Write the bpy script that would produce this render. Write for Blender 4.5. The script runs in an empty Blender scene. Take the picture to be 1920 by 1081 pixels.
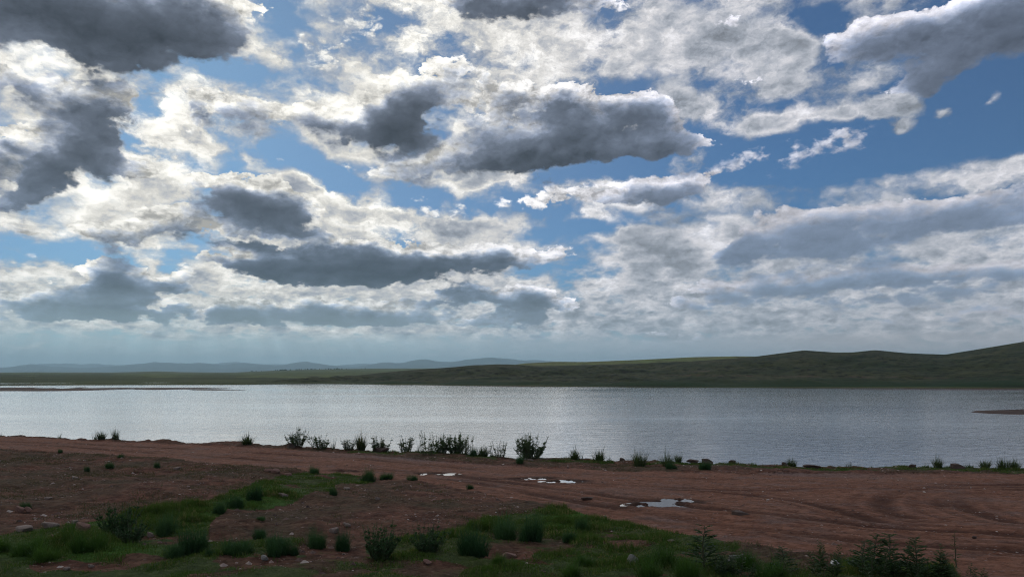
import bpy, math, random
import numpy as np
from mathutils import Vector

C = bpy.context.scene
COL = C.collection
R = math.radians
rng = np.random.default_rng(7)
random.seed(7)

# ------------------------------------------------------------------ camera
F = 1371.0          # focal length of the photograph in its own pixels (1920 wide)
PX0, PY0 = 960.0, 697.0   # principal column and horizon row
CAM_Z = 4.0         # eye height over the water
cam_d = bpy.data.cameras.new('camera')
cam = bpy.data.objects.new('camera', cam_d)
COL.objects.link(cam)
cam.location = (0, 0, CAM_Z)
cam.rotation_euler = (R(90), 0, 0)
cam_d.sensor_width = 36
cam_d.lens = 36 * F / 1920
cam_d.shift_y = (PY0 - 540.5) / 1920
cam_d.clip_start = 0.05
cam_d.clip_end = 60000
C.camera = cam

# ------------------------------------------------------------------ exposure
C.view_settings.view_transform = 'Standard'
C.view_settings.look = 'None'
C.view_settings.exposure = 0
C.view_settings.gamma = 1
C.view_settings.use_curve_mapping = False

# ------------------------------------------------------------------ sun (behind cloud, ahead and to the left)
SUN_AZ, SUN_EL = R(-25), R(23)
sun_dir = Vector((math.sin(SUN_AZ) * math.cos(SUN_EL), math.cos(SUN_AZ) * math.cos(SUN_EL), math.sin(SUN_EL)))
sd = bpy.data.lights.new('sun', 'SUN')
sd.energy = 0.75
sd.angle = R(70)
sd.color = (1.0, 0.95, 0.86)
so = bpy.data.objects.new('sun', sd)
COL.objects.link(so)
so.rotation_euler = sun_dir.to_track_quat('Z', 'Y').to_euler()


# ------------------------------------------------------------------ node helper
class NT:
    """A small shorthand for building node trees."""

    def __init__(self, tree):
        self.t = tree
        self.N = tree.nodes
        self.L = tree.links

    def _in(self, sock, v):
        if isinstance(v, bpy.types.NodeSocket):
            self.L.new(v, sock)
        elif v is not None:
            sock.default_value = v

    def node(self, typ, ins=None, **props):
        n = self.N.new(typ)
        for k, v in props.items():
            setattr(n, k, v)
        for k, v in (ins or {}).items():
            self._in(n.inputs[k], v)
        return n

    def m(self, op, a=None, b=None, c=None, clamp=False):
        n = self.node('ShaderNodeMath', operation=op, use_clamp=clamp)
        for i, v in enumerate((a, b, c)):
            if v is not None:
                self._in(n.inputs[i], v)
        return n.outputs[0]

    def vm(self, op, a=None, b=None, c=None, scale=None):
        n = self.node('ShaderNodeVectorMath', operation=op)
        for i, v in enumerate((a, b, c)):
            if v is not None:
                self._in(n.inputs[i], v)
        if scale is not None:
            self._in(n.inputs['Scale'], scale)
        return n.outputs['Value'] if op in ('LENGTH', 'DOT_PRODUCT') else n.outputs[0]

    def noise(self, vec, scale, detail=6, rough=0.55, lac=2.0, dist=0.0, col=False):
        n = self.node('ShaderNodeTexNoise', {'Scale': scale, 'Detail': detail, 'Roughness': rough,
                                             'Lacunarity': lac, 'Distortion': dist})
        if vec is not None:
            self._in(n.inputs['Vector'], vec)
        return n.outputs['Color' if col else 'Fac']

    def ramp(self, fac, stops, interp='LINEAR'):
        n = self.node('ShaderNodeValToRGB')
        self._in(n.inputs[0], fac)
        cr = n.color_ramp
        cr.interpolation = interp
        while len(cr.elements) < len(stops):
            cr.elements.new(0.5)
        for e, (p, c) in zip(cr.elements, stops):
            e.position = p
            e.color = tuple(c) + ((1,) if len(c) == 3 else ())
        return n.outputs[0]

    def rng(self, v, a, b, c=0.0, d=1.0, smooth=False):
        n = self.node('ShaderNodeMapRange', {0: v, 1: a, 2: b, 3: c, 4: d})
        n.clamp = True
        if smooth:
            n.interpolation_type = 'SMOOTHSTEP'
        return n.outputs[0]

    def mix(self, f, a, b, mode='MIX'):
        n = self.node('ShaderNodeMix', data_type='RGBA', blend_type=mode)
        for k, v in ((0, f), (6, a), (7, b)):
            if isinstance(v, (tuple, list)) and len(v) == 3:
                v = tuple(v) + (1,)
            self._in(n.inputs[k], v)
        return n.outputs[2]

    def mixf(self, f, a, b):
        n = self.node('ShaderNodeMix', data_type='FLOAT')
        for k, v in ((0, f), (2, a), (3, b)):
            self._in(n.inputs[k], v)
        return n.outputs[0]

    def xyz(self, x, y, z):
        return self.node('ShaderNodeCombineXYZ', {0: x, 1: y, 2: z}).outputs[0]

    def sep(self, v):
        return self.node('ShaderNodeSeparateXYZ', {0: v}).outputs


def lin(r, g, b):
    f = lambda c: (c / 255 / 12.92) if c / 255 <= 0.04045 else ((c / 255 + 0.055) / 1.055) ** 2.4
    return (f(r), f(g), f(b))


# ------------------------------------------------------------------ sky: broken backlit cloud, as a procedural world
# A bright fleecy sheet with gaps of blue, and dark heaps of cumulus in front of it.
# every entry: centre column and row, half width, half height, turn (degrees), amount
HEAPS = [
    (90, -10, 470, 130, 0, 1.7), (300, 40, 250, 85, -8, 1.0), (60, 75, 330, 50, 0, .8), (285, 100, 90, 40, 20, .8),
    (165, 245, 140, 110, -35, 1.3), (60, 315, 200, 70, -14, 1.3), (130, 180, 110, 50, 0, .7), (210, 200, 60, 60, 0, .6),
    (5, 135, 60, 40, 0, .9), (8, 238, 42, 20, 0, .9), (30, 385, 70, 34, 0, .8), (110, 352, 80, 20, -4, .6),
    (592, 212, 72, 34, 0, 1.1), (400, 186, 150, 32, 4, .8), (350, 228, 60, 34, 0, .6), (250, 322, 90, 22, 0, .6),
    (755, 190, 130, 64, -30, 1.5), (700, 232, 100, 40, -14, 1.0), (850, 205, 110, 44, 0, .7),
    (1080, 235, 230, 74, -6, 1.3), (930, 290, 190, 36, -4, 1.3), (1120, 282, 230, 38, 0, 1.4), (1010, 176, 110, 34, 0, .9), (1240, 272, 120, 36, 0, 1.2), (1180, 195, 80, 50, -10, .9), (1290, 225, 70, 40, -15, .55),
    (1215, 352, 150, 38, 3, 1.3), (1150, 374, 180, 22, 0, .9), (1290, 345, 90, 34, 0, .6),
    (490, 385, 120, 62, 8, 1.3), (335, 416, 74, 34, 0, 1.2), (420, 345, 170, 30, 8, .8), (560, 378, 90, 50, 30, .8), (440, 425, 110, 20, 0, .8),
    (225, 444, 120, 36, 0, 1.2), (60, 436, 90, 28, 0, .7),
    (640, 486, 290, 56, 3, 1.6), (500, 494, 160, 40, 0, 1.2), (700, 452, 90, 30, 0, .5), (600, 450, 50, 26, 0, .45), (800, 492, 200, 38, 0, 1.2), (930, 482, 150, 34, 0, 1.0), (660, 524, 120, 22, -6, .9),
    (205, 545, 150, 56, 0, 1.3), (205, 500, 66, 44, 0, 1.0), (330, 535, 80, 40, 0, .8), (110, 582, 170, 32, 0, 1.2), (270, 580, 220, 30, 0, 1.1),
    (455, 586, 100, 40, 0, 1.2), (440, 568, 50, 30, 0, .5), (600, 590, 150, 38, 0, 1.2), (570, 566, 80, 34, 10, .6), (740, 596, 170, 32, 0, 1.1), (720, 572, 70, 26, 0, .5), (835, 550, 110, 30, -6, .9), (990, 596, 150, 44, 0, 1.2), (1010, 566, 60, 30, 0, .5), (945, 552, 120, 30, 0, .9),
    (30, 552, 60, 14, 0, .6),
    (1830, 405, 260, 50, -3, 1.3), (1620, 395, 170, 36, 4, .8), (1490, 440, 170, 52, -4, 1.3), (1600, 470, 160, 36, 0, .9), (1400, 480, 120, 30, 0, .7), (1790, 515, 270, 40, 0, 1.3), (1560, 525, 190, 36, 0, 1.0), (1380, 545, 170, 30, 0, .9), (1640, 560, 330, 26, 0, .9), (1300, 575, 140, 22, 0, .7),
    (1860, 345, 150, 40, -14, .7), (1760, 592, 260, 20, 0, .8), (1370, 450, 90, 60, -10, .6), (1400, 420, 110, 40, -10, .5),
    (1830, 45, 330, 90, 0, 1.6), (1830, 95, 230, 60, -18, .9), (1745, 135, 110, 46, -20, .7), (1660, 70, 130, 60, 0, .7),
    (990, -8, 170, 64, 0, 1.6), (860, 0, 160, 36, 0, .7), (1130, 30, 120, 40, 0, .5), (1460, 55, 150, 50, 0, .75), (1390, 150, 130, 30, 0, .6), (1330, 30, 120, 40, 0, .5), (1160, 90, 90, 30, 0, .4),
]
PALE = [   # brighter fleece, puffs and bands lit from behind
    (1440, 232, 110, 32, -3, 2.5), (1690, 200, 66, 38, 0, 2.2), (1600, 207, 84, 32, 0, 1.8), (1686, 241, 52, 20, -8, 2.6), (1862, 189, 40, 22, -18, 1.9),
    (1775, 211, 30, 20, -20, 2.6), (1620, 150, 150, 44, -5, 1.0), (1450, 182, 110, 20, -15, .9), (1125, 410, 80, 22, 10, 1.0), (1180, 445, 110, 18, 0, .8),
    (1400, 90, 330, 130, 0, 1.1), (1080, 80, 250, 120, 0, .8), (1330, 215, 80, 44, -20, .9), (1290, 190, 110, 40, 20, .6), (1300, 300, 90, 24, -8, .7),
    (1600, 350, 400, 44, 2, .9), (1860, 310, 200, 50, -14, .9), (1300, 430, 160, 60, -20, .8), (1350, 440, 60, 40, -30, .6),
    (930, 418, 140, 26, 0, .8), (1240, 480, 220, 50, -12, .8), (1170, 545, 190, 44, 0, .7), (1250, 600, 300, 40, 0, .5), (725, 357, 44, 26, 0, 1.0), (1060, 385, 120, 26, 0, .5),
    (1460, 497, 38, 14, 0, 1.2), (1740, 555, 30, 12, 0, .9), (1800, 452, 240, 20, -3, 1.0), (1640, 440, 70, 12, -4, .7), (1700, 545, 260, 9, 0, .6), (1340, 510, 100, 14, -4, .8), (1850, 480, 90, 10, 0, .6), (1620, 555, 90, 10, -6, .6),
    (540, 447, 150, 12, 2, 1.1), (620, 428, 110, 18, 8, .9), (400, 470, 120, 12, 0, .8), (640, 380, 60, 20, 20, .7), (520, 540, 120, 16, 0, .8), (730, 552, 120, 12, 0, .8), (380, 585, 24, 26, 0, .9), (720, 575, 40, 14, 0, .7), (900, 530, 90, 14, 0, .8), (530, 562, 16, 26, 0, .8), (885, 590, 16, 22, 0, .6), (260, 480, 60, 12, 20, .7), (300, 510, 40, 14, 30, .8), (320, 560, 60, 12, 0, .7), (760, 410, 140, 20, 6, .7), (560, 350, 120, 14, 24, .8),
    (600, 545, 260, 16, 0, .8), (860, 515, 120, 18, -10, .8), (390, 560, 34, 40, -10, 1.0), (400, 520, 80, 30, 0, .7), (90, 520, 130, 22, 0, .8), (170, 604, 150, 9, 0, 1.1), (230, 612, 90, 10, 0, 1.0), (300, 630, 90, 8, 0, 1.1),
    (440, 612, 90, 12, 0, 1.0), (640, 618, 260, 8, 0, 1.3), (800, 617, 160, 9, 0, 1.1), (1050, 612, 90, 12, 0, 1.1), (910, 575, 24, 20, 0, .5), (700, 590, 70, 8, 0, .6), (1110, 590, 110, 14, 0, .8), (1230, 614, 110, 10, 0, .7),
    (70, 648, 50, 7, -4, .7), (230, 574, 110, 6, 0, .9), (30, 545, 60, 24, 0, .6), (1700, 615, 420, 12, 0, .8), (1550, 600, 300, 10, 0, .7), (1800, 640, 300, 16, 0, .5),
]
GAPS = [   # open blue
    (515, 40, 60, 80, 20, -1.1), (420, 118, 150, 28, 6, -.8), (270, 195, 40, 36, 45, -.65), (850, 132, 130, 40, -6, -.9), (725, 45, 56, 30, 0, -.8),
    (850, 80, 60, 30, 0, -.8), (575, 150, 34, 26, 0, -.45), (560, 305, 180, 32, 14, -.85), (700, 340, 200, 40, 14, -1.0), (900, 375, 260, 36, 4, -1.0), (280, 282, 120, 20, 8, -.9),
    (470, 215, 50, 16, 0, -.4), (410, 258, 36, 20, 0, -.5), (790, 255, 70, 14, 0, -.8), (620, 165, 50, 18, 0, -.35),
    (1560, 30, 90, 40, 0, -1.9), (1100, 325, 170, 26, -6, -.9), (1240, 150, 150, 44, -10, -1.0), (1230, 95, 50, 40, 0, -.6), (1110, 115, 60, 24, 0, -.5),
    (160, 478, 300, 26, 2, -1.0), (380, 470, 90, 24, 0, -.8), (1090, 490, 130, 50, 0, -.6), (1060, 520, 120, 30, 0, -.5), (1030, 430, 160, 24, 0, -.7),
    (1750, 265, 420, 90, -4, -1.3), (1480, 290, 330, 60, 0, -1.1), (1890, 180, 150, 110, 0, -1.3), (1380, 245, 150, 120, 0, -.7), (1200, 412, 140, 34, 0, -.8), (1560, 180, 260, 60, 0, -.6),
]

world = bpy.data.worlds.new('World')
C.world = world
world.use_nodes = True
wt = world.node_tree
wt.nodes.clear()
w = NT(wt)
gen = w.node('ShaderNodeTexCoord').outputs['Generated']
dirv = w.vm('NORMALIZE', gen)
dx, dy, dz = w.sep(dirv)
az = w.m('ARCTAN2', dx, dy)
el = w.m('ARCSINE', dz)
ang = w.xyz(az, el, 0.0)
flat = w.vm('MULTIPLY', dirv, (1, 1, 1.6))
flat2 = w.vm('MULTIPLY', dirv, (1, 1, 2.4))
# wind torn edges: push the layout about with two sizes of noise
wob1 = w.vm('SUBTRACT', w.noise(flat, 8.0, 2, 0.5, col=True), (.5, .5, .5))
wob2 = w.vm('SUBTRACT', w.noise(flat, 30.0, 4, 0.6, col=True), (.5, .5, .5))
amp = w.rng(el, 0.0, 0.16, 0.30, 1.0)
offs = w.vm('MULTIPLY_ADD', wob2, (.055, .034, 0), w.vm('MULTIPLY', wob1, (.050, .026, 0)))
amp = w.m('MULTIPLY', amp, w.rng(az, 0.10, 0.30, 1.0, 0.45))
lay = w.vm('ADD', ang, w.vm('SCALE', offs, scale=amp))


def gather(entries, lay):
    tot = None
    for (px, py, rx, ry, rot, a) in entries:
        u = (px - PX0) / F
        v = (PY0 - py) / F
        c2 = 1 + u * u
        mp = w.node('ShaderNodeMapping', {'Vector': lay}, vector_type='TEXTURE')
        mp.inputs['Location'].default_value = (math.atan(u), math.atan(v / math.sqrt(c2)), 0)
        mp.inputs['Rotation'].default_value = (0, 0, -R(rot))
        mp.inputs['Scale'].default_value = (1.12 * rx / F / c2, 1.12 * ry / F / math.sqrt(c2) / (1 + v * v), 1)
        g = w.node('ShaderNodeTexGradient', {'Vector': mp.outputs[0]}, gradient_type='SPHERICAL').outputs['Fac']
        tot = w.m('MULTIPLY', g, a) if tot is None else w.m('MULTIPLY_ADD', g, a, tot)
    return tot


heaps, pale, gaps = gather(HEAPS, lay), gather(PALE, lay), gather(GAPS, lay)
# the same heaps a little nearer the sun: what stands above a spot shades it
lay_up = w.vm('ADD', lay, w.vm('SCALE', w.xyz(-0.006, 0.020, 0.0), scale=w.rng(el, 0.05, 0.2, 0.45, 1.0)))
heaps_up = gather(HEAPS, lay_up)
top = w.m('SUBTRACT', heaps, heaps_up)
low = w.rng(el, 0.04, 0.20, 1.0, 0.1)
# sun behind the cloud, up on the left
toward = w.vm('DOT_PRODUCT', dirv, tuple(sun_dir))
near = w.rng(toward, 0.72, 0.985, 0.0, 1.0, True)

# --- fleecy sheet
curl = w.vm('MULTIPLY_ADD', wob2, (.035, .035, .035), flat)
vary = w.rng(w.noise(flat, 5.0, 2, .5), .38, .62, .40, .62)
nf = w.mixf(low, w.noise(curl, 13.0, 9, vary, 2.15), w.noise(flat2, 30.0, 8, 0.6, 2.1))
cover = w.m('ADD', w.rng(az, -0.1, 0.42, 0.44, 0.06, True), w.rng(el, 0.02, 0.12, 0.10, 0.0))
cover = w.m('ADD', cover, w.m('MULTIPLY', w.rng(az, .16, .30, 0, .55, True), w.rng(el, .205, .15, 0, 1.0, True)))
d1 = w.m('MINIMUM', w.m('ADD', w.m('ADD', cover, gaps), w.m('MULTIPLY', pale, 0.75)), 0.75)
d1 = w.m('MULTIPLY_ADD', w.m('SUBTRACT', nf, 0.5), 4.3, d1)
a1 = w.rng(d1, -0.28, 0.62, 0.0, 1.0, True)
b1 = w.ramp(w.m('MULTIPLY_ADD', d1, 0.5, 0.1, clamp=True), [(0.05, (.50, .50, .50)), (0.22, (.70, .70, .70)), (0.40, (.92, .92, .92)),
                                                           (0.56, (.66, .66, .66)), (0.75, (.42, .42, .42)), (1.0, (.30, .30, .30))])

# --- cumulus heaps: rounded cells give the cauliflower heads
def heap_noise(vec, s, det):
    n = w.noise(vec, s, det, vary, 2.1)
    vo = w.node('ShaderNodeTexVoronoi', {'Vector': vec, 'Scale': s * 2.2, 'Detail': 3.0, 'Roughness': 0.6, 'Lacunarity': 2.2}, normalize=True)
    return w.m('MULTIPLY_ADD', w.m('SUBTRACT', 0.40, vo.outputs['Distance']), 0.55, n)


curl2 = w.vm('MULTIPLY_ADD', wob2, (.02, .02, .02), flat)
up = tuple(0.014 * c for c in (-0.5, 0.0, 1.0))
nh = w.mixf(low, heap_noise(curl2, 11.0, 8), heap_noise(flat2, 26.0, 7))
nh2 = w.mixf(low, heap_noise(w.vm('ADD', curl2, up), 11.0, 5), heap_noise(w.vm('ADD', flat2, up), 26.0, 5))
relief = w.m('SUBTRACT', nh, nh2)
fine = w.m('SUBTRACT', w.noise(curl, 48.0, 5, 0.6), w.noise(w.vm('ADD', curl, tuple(.35 * c for c in up)), 48.0, 4, 0.6))
relief = w.m('MULTIPLY_ADD', fine, 0.30, relief)
grey = w.m('MULTIPLY', w.rng(nh, 0.38, 0.66, 1.14, 0.58), w.m('MULTIPLY_ADD', relief, 2.6, 1.0))
b1 = w.m('MULTIPLY', w.m('MULTIPLY', b1, grey), w.mixf(near, 0.86, 1.25))
c1 = w.vm('SCALE', w.mix(w.rng(b1, .34, .72), (0.90, 0.98, 1.13), w.mix(w.m('MULTIPLY', near, near), (0.98, 0.97, 1.02), (1.03, 1.0, 0.92))), scale=b1)
d2 = w.m('MULTIPLY_ADD', pale, -0.85, heaps)
d2 = w.m('MULTIPLY_ADD', w.m('SUBTRACT', nh, 0.5), 4.0, w.m('SUBTRACT', d2, 0.55))
right = w.m('MULTIPLY', w.rng(az, 0.08, 0.34, 0, 1, True), w.rng(el, 0.31, 0.23, 0.35, 1.0))
a2 = w.rng(w.m('DIVIDE', w.m('ADD', d2, 0.06), w.mixf(right, w.rng(top, -0.15, 0.28, 0.50, 0.13), w.rng(top, -0.15, 0.28, 0.65, 0.22))), 0.0, 1.0, 0.0, 1.0, True)
d2s = w.m('MULTIPLY_ADD', heaps, 0.40, w.m('MULTIPLY', d2, 0.55))
d2s = w.m('MULTIPLY_ADD', top, w.rng(az, 0.15, 0.35, -0.80, -0.70), d2s)
b2 = w.ramp(w.m('MULTIPLY', d2s, 0.6, clamp=True), [(0.05, (.82, .82, .82)), (0.15, (.56, .56, .56)), (0.28, (.32, .32, .32)),
                                                   (0.42, (.175, .175, .175)), (0.66, (.102, .102, .102)), (1.0, (.066, .066, .066))])
soft = w.m('MULTIPLY', w.rng(d2s, 0.1, 0.9, 5.0, 2.6), w.mixf(right, 1.0, 0.5))
lit = w.m('MINIMUM', w.m('MAXIMUM', w.m('MULTIPLY_ADD', relief, soft, 1.0), 0.5), 1.8)
b2 = w.mixf(right, b2, w.m('MULTIPLY_ADD', b2, 0.58, 0.16))
b2 = w.m('MULTIPLY', b2, lit)
near2 = w.m('MULTIPLY', near, near)
thin_t = w.mix(near2, (0.96, 0.95, 1.04), (1.03, 1.0, 0.92))
thick_t = w.mix(near, (0.80, 0.97, 1.36), (0.84, 0.98, 1.28))
thick_t = w.mix(w.rng(el, .25, .11, 0, .8), thick_t, (0.74, 0.99, 1.40))
c2_ = w.vm('SCALE', w.mix(w.rng(d2s, 0.1, 0.6), thin_t, thick_t), scale=b2)

# clear air: Nishita sky
sky = w.node('ShaderNodeTexSky')
sky.sky_type = 'NISHITA'
sky.sun_disc = False
sky.sun_elevation = SUN_EL
sky.sun_rotation = SUN_AZ
sky.altitude = 900
sky.air_density = 1.0
sky.dust_density = 0.5
sky.ozone_density = 3.0
blue = w.mix(1.0, w.vm('SCALE', sky.outputs[0], scale=0.055), (0.36, 0.74, 1.06), 'MULTIPLY')
blue = w.mix(w.m('MULTIPLY_ADD', near, .10, .05), blue, (.62, .68, .72))
# far air in front of the low clouds
veil = w.m('MAXIMUM', w.m('POWER', w.rng(el, 0.135, 0.018, 0.0, 0.97), 1.8), w.rng(el, 0.063, 0.036, 0.0, 0.9, True))
veil_c = w.mix(w.rng(az, -0.5, 0.55), lin(152, 182, 194), lin(176, 178, 188))
veil_c = w.mix(w.rng(toward, 0.84, 0.965, 0, 0.7), veil_c, lin(182, 203, 208))
veil_c = w.mix(w.m('MULTIPLY', w.rng(az, 0.2, 0.5, 0, 1, True), w.rng(el, 0.10, 0.03, 0, 0.6, True)), veil_c, lin(184, 174, 170))
# shafts of light slanting down from the hidden sun
ray = w.m('ARCTAN2', w.m('SUBTRACT', az, SUN_AZ), w.m('SUBTRACT', SUN_EL, el))
ray = w.noise(w.xyz(w.m('MULTIPLY', ray, 14.0), 3.7, 0.0), 1.0, 4, 0.6)
ray = w.m('MULTIPLY', w.rng(ray, .40, .64, -.06, .19), w.m('MULTIPLY', w.rng(el, .095, .05), w.rng(az, .05, -.25, 0.0, 1.0)))
veil_c = w.vm('SCALE', veil_c, scale=w.m('ADD', 1.12, ray))
body = w.mix(a2, w.mix(a1, blue, c1), c2_)
far = w.mix(w.m('MULTIPLY', veil, w.m('MULTIPLY_ADD', w.m('MINIMUM', pale, 1.0), -0.5, 1.0)), body, veil_c)
bg = w.node('ShaderNodeBackground', {'Color': far, 'Strength': 1.0})
outw = w.node('ShaderNodeOutputWorld')
w.L.new(bg.outputs[0], outw.inputs[0])
world.cycles.sampling_method = 'MANUAL'
world.cycles.sample_map_resolution = 512


# ================================================================== helpers: objects, meshes, noise
def tag(o, label=None, cat=None, group=None, kind=None):
    for k, v in (('label', label), ('category', cat), ('group', group), ('kind', kind)):
        if v:
            o[k] = v
    return o


def mesh_np(name, V, faces, mat, smooth=True, attrs=None):
    """faces: list of (n, 3) or (n, 4) index arrays"""
    me = bpy.data.meshes.new(name)
    V = np.asarray(V, dtype=np.float32)
    me.vertices.add(len(V))
    me.vertices.foreach_set('co', V.ravel())
    faces = [np.asarray(f, dtype=np.int32) for f in faces if len(f)]
    li = np.concatenate([f.ravel() for f in faces])
    tot = np.concatenate([np.full(len(f), f.shape[1], np.int32) for f in faces])
    st = np.concatenate([[0], np.cumsum(tot)[:-1]]).astype(np.int32)
    me.loops.add(len(li))
    me.loops.foreach_set('vertex_index', li)
    me.polygons.add(len(tot))
    me.polygons.foreach_set('loop_start', st)
    me.polygons.foreach_set('use_smooth', np.full(len(tot), smooth, dtype=bool))
    for k, a in (attrs or {}).items():
        at = me.attributes.new(k, 'FLOAT', 'POINT')
        at.data.foreach_set('value', np.asarray(a, dtype=np.float32).ravel())
    me.update(calc_edges=True)
    me.validate()
    if mat:
        me.materials.append(mat)
    return me


def add(name, me, parent=None):
    o = bpy.data.objects.new(name, me)
    COL.objects.link(o)
    if parent:
        o.parent = parent
    return o


def _hash(ix, iy, seed):
    h = (ix.astype(np.int64) * 374761393 + iy.astype(np.int64) * 668265263 + seed * 1274126177) & 0xffffffff
    h = ((h ^ (h >> 13)) * 1103515245) & 0xffffffff
    h = ((h ^ (h >> 16)) * 2654435761) & 0xffffffff
    return ((h ^ (h >> 15)) & 0xffffff) / float(0xffffff)


def vnoise(x, y, seed=0):
    x = np.asarray(x, float)
    y = np.asarray(y, float)
    ix, iy = np.floor(x), np.floor(y)
    fx, fy = x - ix, y - iy
    fx = fx * fx * fx * (fx * (fx * 6 - 15) + 10)
    fy = fy * fy * fy * (fy * (fy * 6 - 15) + 10)
    a, b = _hash(ix, iy, seed), _hash(ix + 1, iy, seed)
    c, d = _hash(ix, iy + 1, seed), _hash(ix + 1, iy + 1, seed)
    return (a + (b - a) * fx) * (1 - fy) + (c + (d - c) * fx) * fy - 0.5


def fbm(x, y, octs=4, seed=0, gain=0.5):
    s, a, f = 0.0, 1.0, 1.0
    for k in range(octs):
        s = s + a * vnoise(x * f + 17.3 * k, y * f - 9.1 * k, seed + k)
        a *= gain
        f *= 2.03
    return s


def sstep(a, b, x):
    t = np.clip((x - a) / (b - a), 0, 1)
    return t * t * (3 - 2 * t)


def inside(poly, px, py):
    """how far inside a polygon (1 in, 0 out)"""
    res = np.zeros(np.shape(px), bool)
    n = len(poly)
    for i in range(n):
        x0, y0 = poly[i]
        x1, y1 = poly[(i + 1) % n]
        if y0 == y1:
            continue
        c = ((y0 > py) != (y1 > py)) & (px < (x1 - x0) * (py - y0) / (y1 - y0) + x0)
        res ^= c
    return res


# ================================================================== the lie of the near land
EDGE_X = [-60, -24.2, -16.8, -10.5, -5.0, 0.0, 4.9, 10.4, 18.1, 60]     # bank top, left to right
EDGE_Y = [44, 34.6, 32.4, 31.25, 29.6, 28.5, 27.8, 26.5, 25.9, 24]
EDGE_Z = [1.3, 1.1, 1.0, .90, .80, .70, .65, .60, .55, .55]

PUDDLES = [  # centre column, row, half width, half height, bearing noise seed
    (838, 888, 22, 2.8), (797, 886.5, 15, 1.5), (650, 882.5, 24, 2.4), (1000, 896, 36, 2.2), (1060, 900, 32, 2.4),
    (1228, 944.5, 40, 5.6), (1276, 937.5, 36, 5.2),
]


def smooth_height(x, y):
    ye = np.interp(x, EDGE_X, EDGE_Y) + 0.35 * fbm(x * .5, x * .1, 3, 3)
    ze = np.interp(x, EDGE_X, EDGE_Z)
    t = np.clip(y / ye, -3, 1)
    z = ze + (2.62 - ze) * np.clip(1 - t, 0, None) ** 1.25
    z = np.where(y < 0, 2.62 + (-y) * 0.02, z)
    # hollow with the green strip on the left, and the rise to the road embankment behind it
    z = z + 0.10 * fbm(x * .22, y * .22, 3, 11)
    # bank down to the water
    drop = np.clip(y - ye, 0, None)
    z = z - 0.85 * drop
    return np.maximum(z, -1.2), ye


def pix(x, y, z):
    yy = np.where(y > 0.3, y, 0.3)
    return PX0 + F * x / yy, PY0 + F * (CAM_Z - z) / yy


ROAD = [(-400, 812), (0, 817), (250, 829), (500, 839), (730, 856), (900, 870), (1050, 878), (1200, 884), (1500, 888), (1700, 887), (1920, 888), (2500, 888),
        (2500, 1300), (1840, 1120), (1790, 1070), (1745, 1056), (1620, 1048), (1500, 1044), (1400, 1022), (1330, 1008), (1250, 998), (1130, 974), (1060, 952), (1000, 941),
        (900, 921), (820, 908), (760, 899), (640, 889), (500, 877), (300, 860), (150, 848), (0, 840), (-400, 822)]
GRASS = [
    [(-300, 1010), (0, 1004), (60, 990), (180, 978), (270, 962), (340, 948), (400, 930), (450, 915), (500, 899), (545, 887), (600, 882), (680, 893), (700, 902),
     (640, 912), (600, 925), (560, 938), (500, 952), (430, 962), (400, 978), (385, 1000), (420, 1016), (560, 1008), (640, 1018), (760, 1006), (860, 996), (900, 975), (960, 962), (1010, 950), (1060, 951), (1130, 973), (1250, 997), (1330, 1006), (1400, 1022),
     (1380, 1034), (1340, 1040), (1440, 1052), (1500, 1046), (1620, 1050), (1745, 1058), (1790, 1072), (1850, 1130), (1900, 1400), (-300, 1400)],
]
BARE = [(150, 1062, 40, 8), (430, 1006, 60, 16), (500, 986, 60, 14), (1400, 1046, 40, 12), (1180, 1020, 60, 8), (1230, 1078, 40, 8), (270, 1046, 60, 10), (950, 1038, 50, 8), (1290, 1036, 40, 7)]
LUSH = [(260, 975, 150, 26), (480, 930, 90, 26), (360, 955, 90, 16), (1090, 975, 110, 26), (150, 1030, 180, 26), (880, 985, 60, 14)]
TRACKS = [   # wheel ruts: column, row polylines
    [(0, 826), (300, 838), (600, 855), (800, 871), (1000, 884), (1300, 897), (1600, 905), (1920, 907)],
    [(0, 832), (300, 848), (560, 866), (760, 882), (1000, 900), (1300, 915), (1600, 914), (1920, 916)],
    [(760, 890), (900, 905), (1040, 930), (1250, 965), (1400, 988), (1600, 1010), (1920, 1030)],
    [(860, 892), (1000, 908), (1200, 935), (1400, 958), (1640, 985), (1920, 1000)],
    [(1940, 912), (1800, 909), (1720, 915), (1665, 926), (1650, 940), (1660, 955), (1700, 968)],
    [(1940, 928), (1820, 922), (1770, 932), (1763, 945)],
    [(1640, 975), (1560, 950), (1500, 938), (1400, 925), (1250, 915)],
    [(1920, 980), (1850, 965), (1800, 945), (1795, 930)],
]


def ground_at(px, py):
    """where the sight line through a column and row of the photograph meets the near land"""
    u, v = (px - PX0) / F, (py - PY0) / F
    ys = np.arange(3.0, 60, 0.01)
    z, _ = smooth_height(u * ys, ys)
    hit = np.nonzero(z >= CAM_Z - v * ys)[0]
    y = ys[hit[0]] if len(hit) else CAM_Z / v
    return float(u * y), float(y), float(CAM_Z - v * y)


def seg_dist(px_line, x, y):
    pts = [ground_at(*p)[:2] for p in px_line]
    d = np.full(x.shape, 1e9)
    for (x0, y0), (x1, y1) in zip(pts[:-1], pts[1:]):
        ax, ay = x1 - x0, y1 - y0
        t = np.clip(((x - x0) * ax + (y - y0) * ay) / (ax * ax + ay * ay + 1e-9), 0, 1)
        d = np.minimum(d, np.hypot(x - x0 - t * ax, y - y0 - t * ay))
    return d


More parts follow.
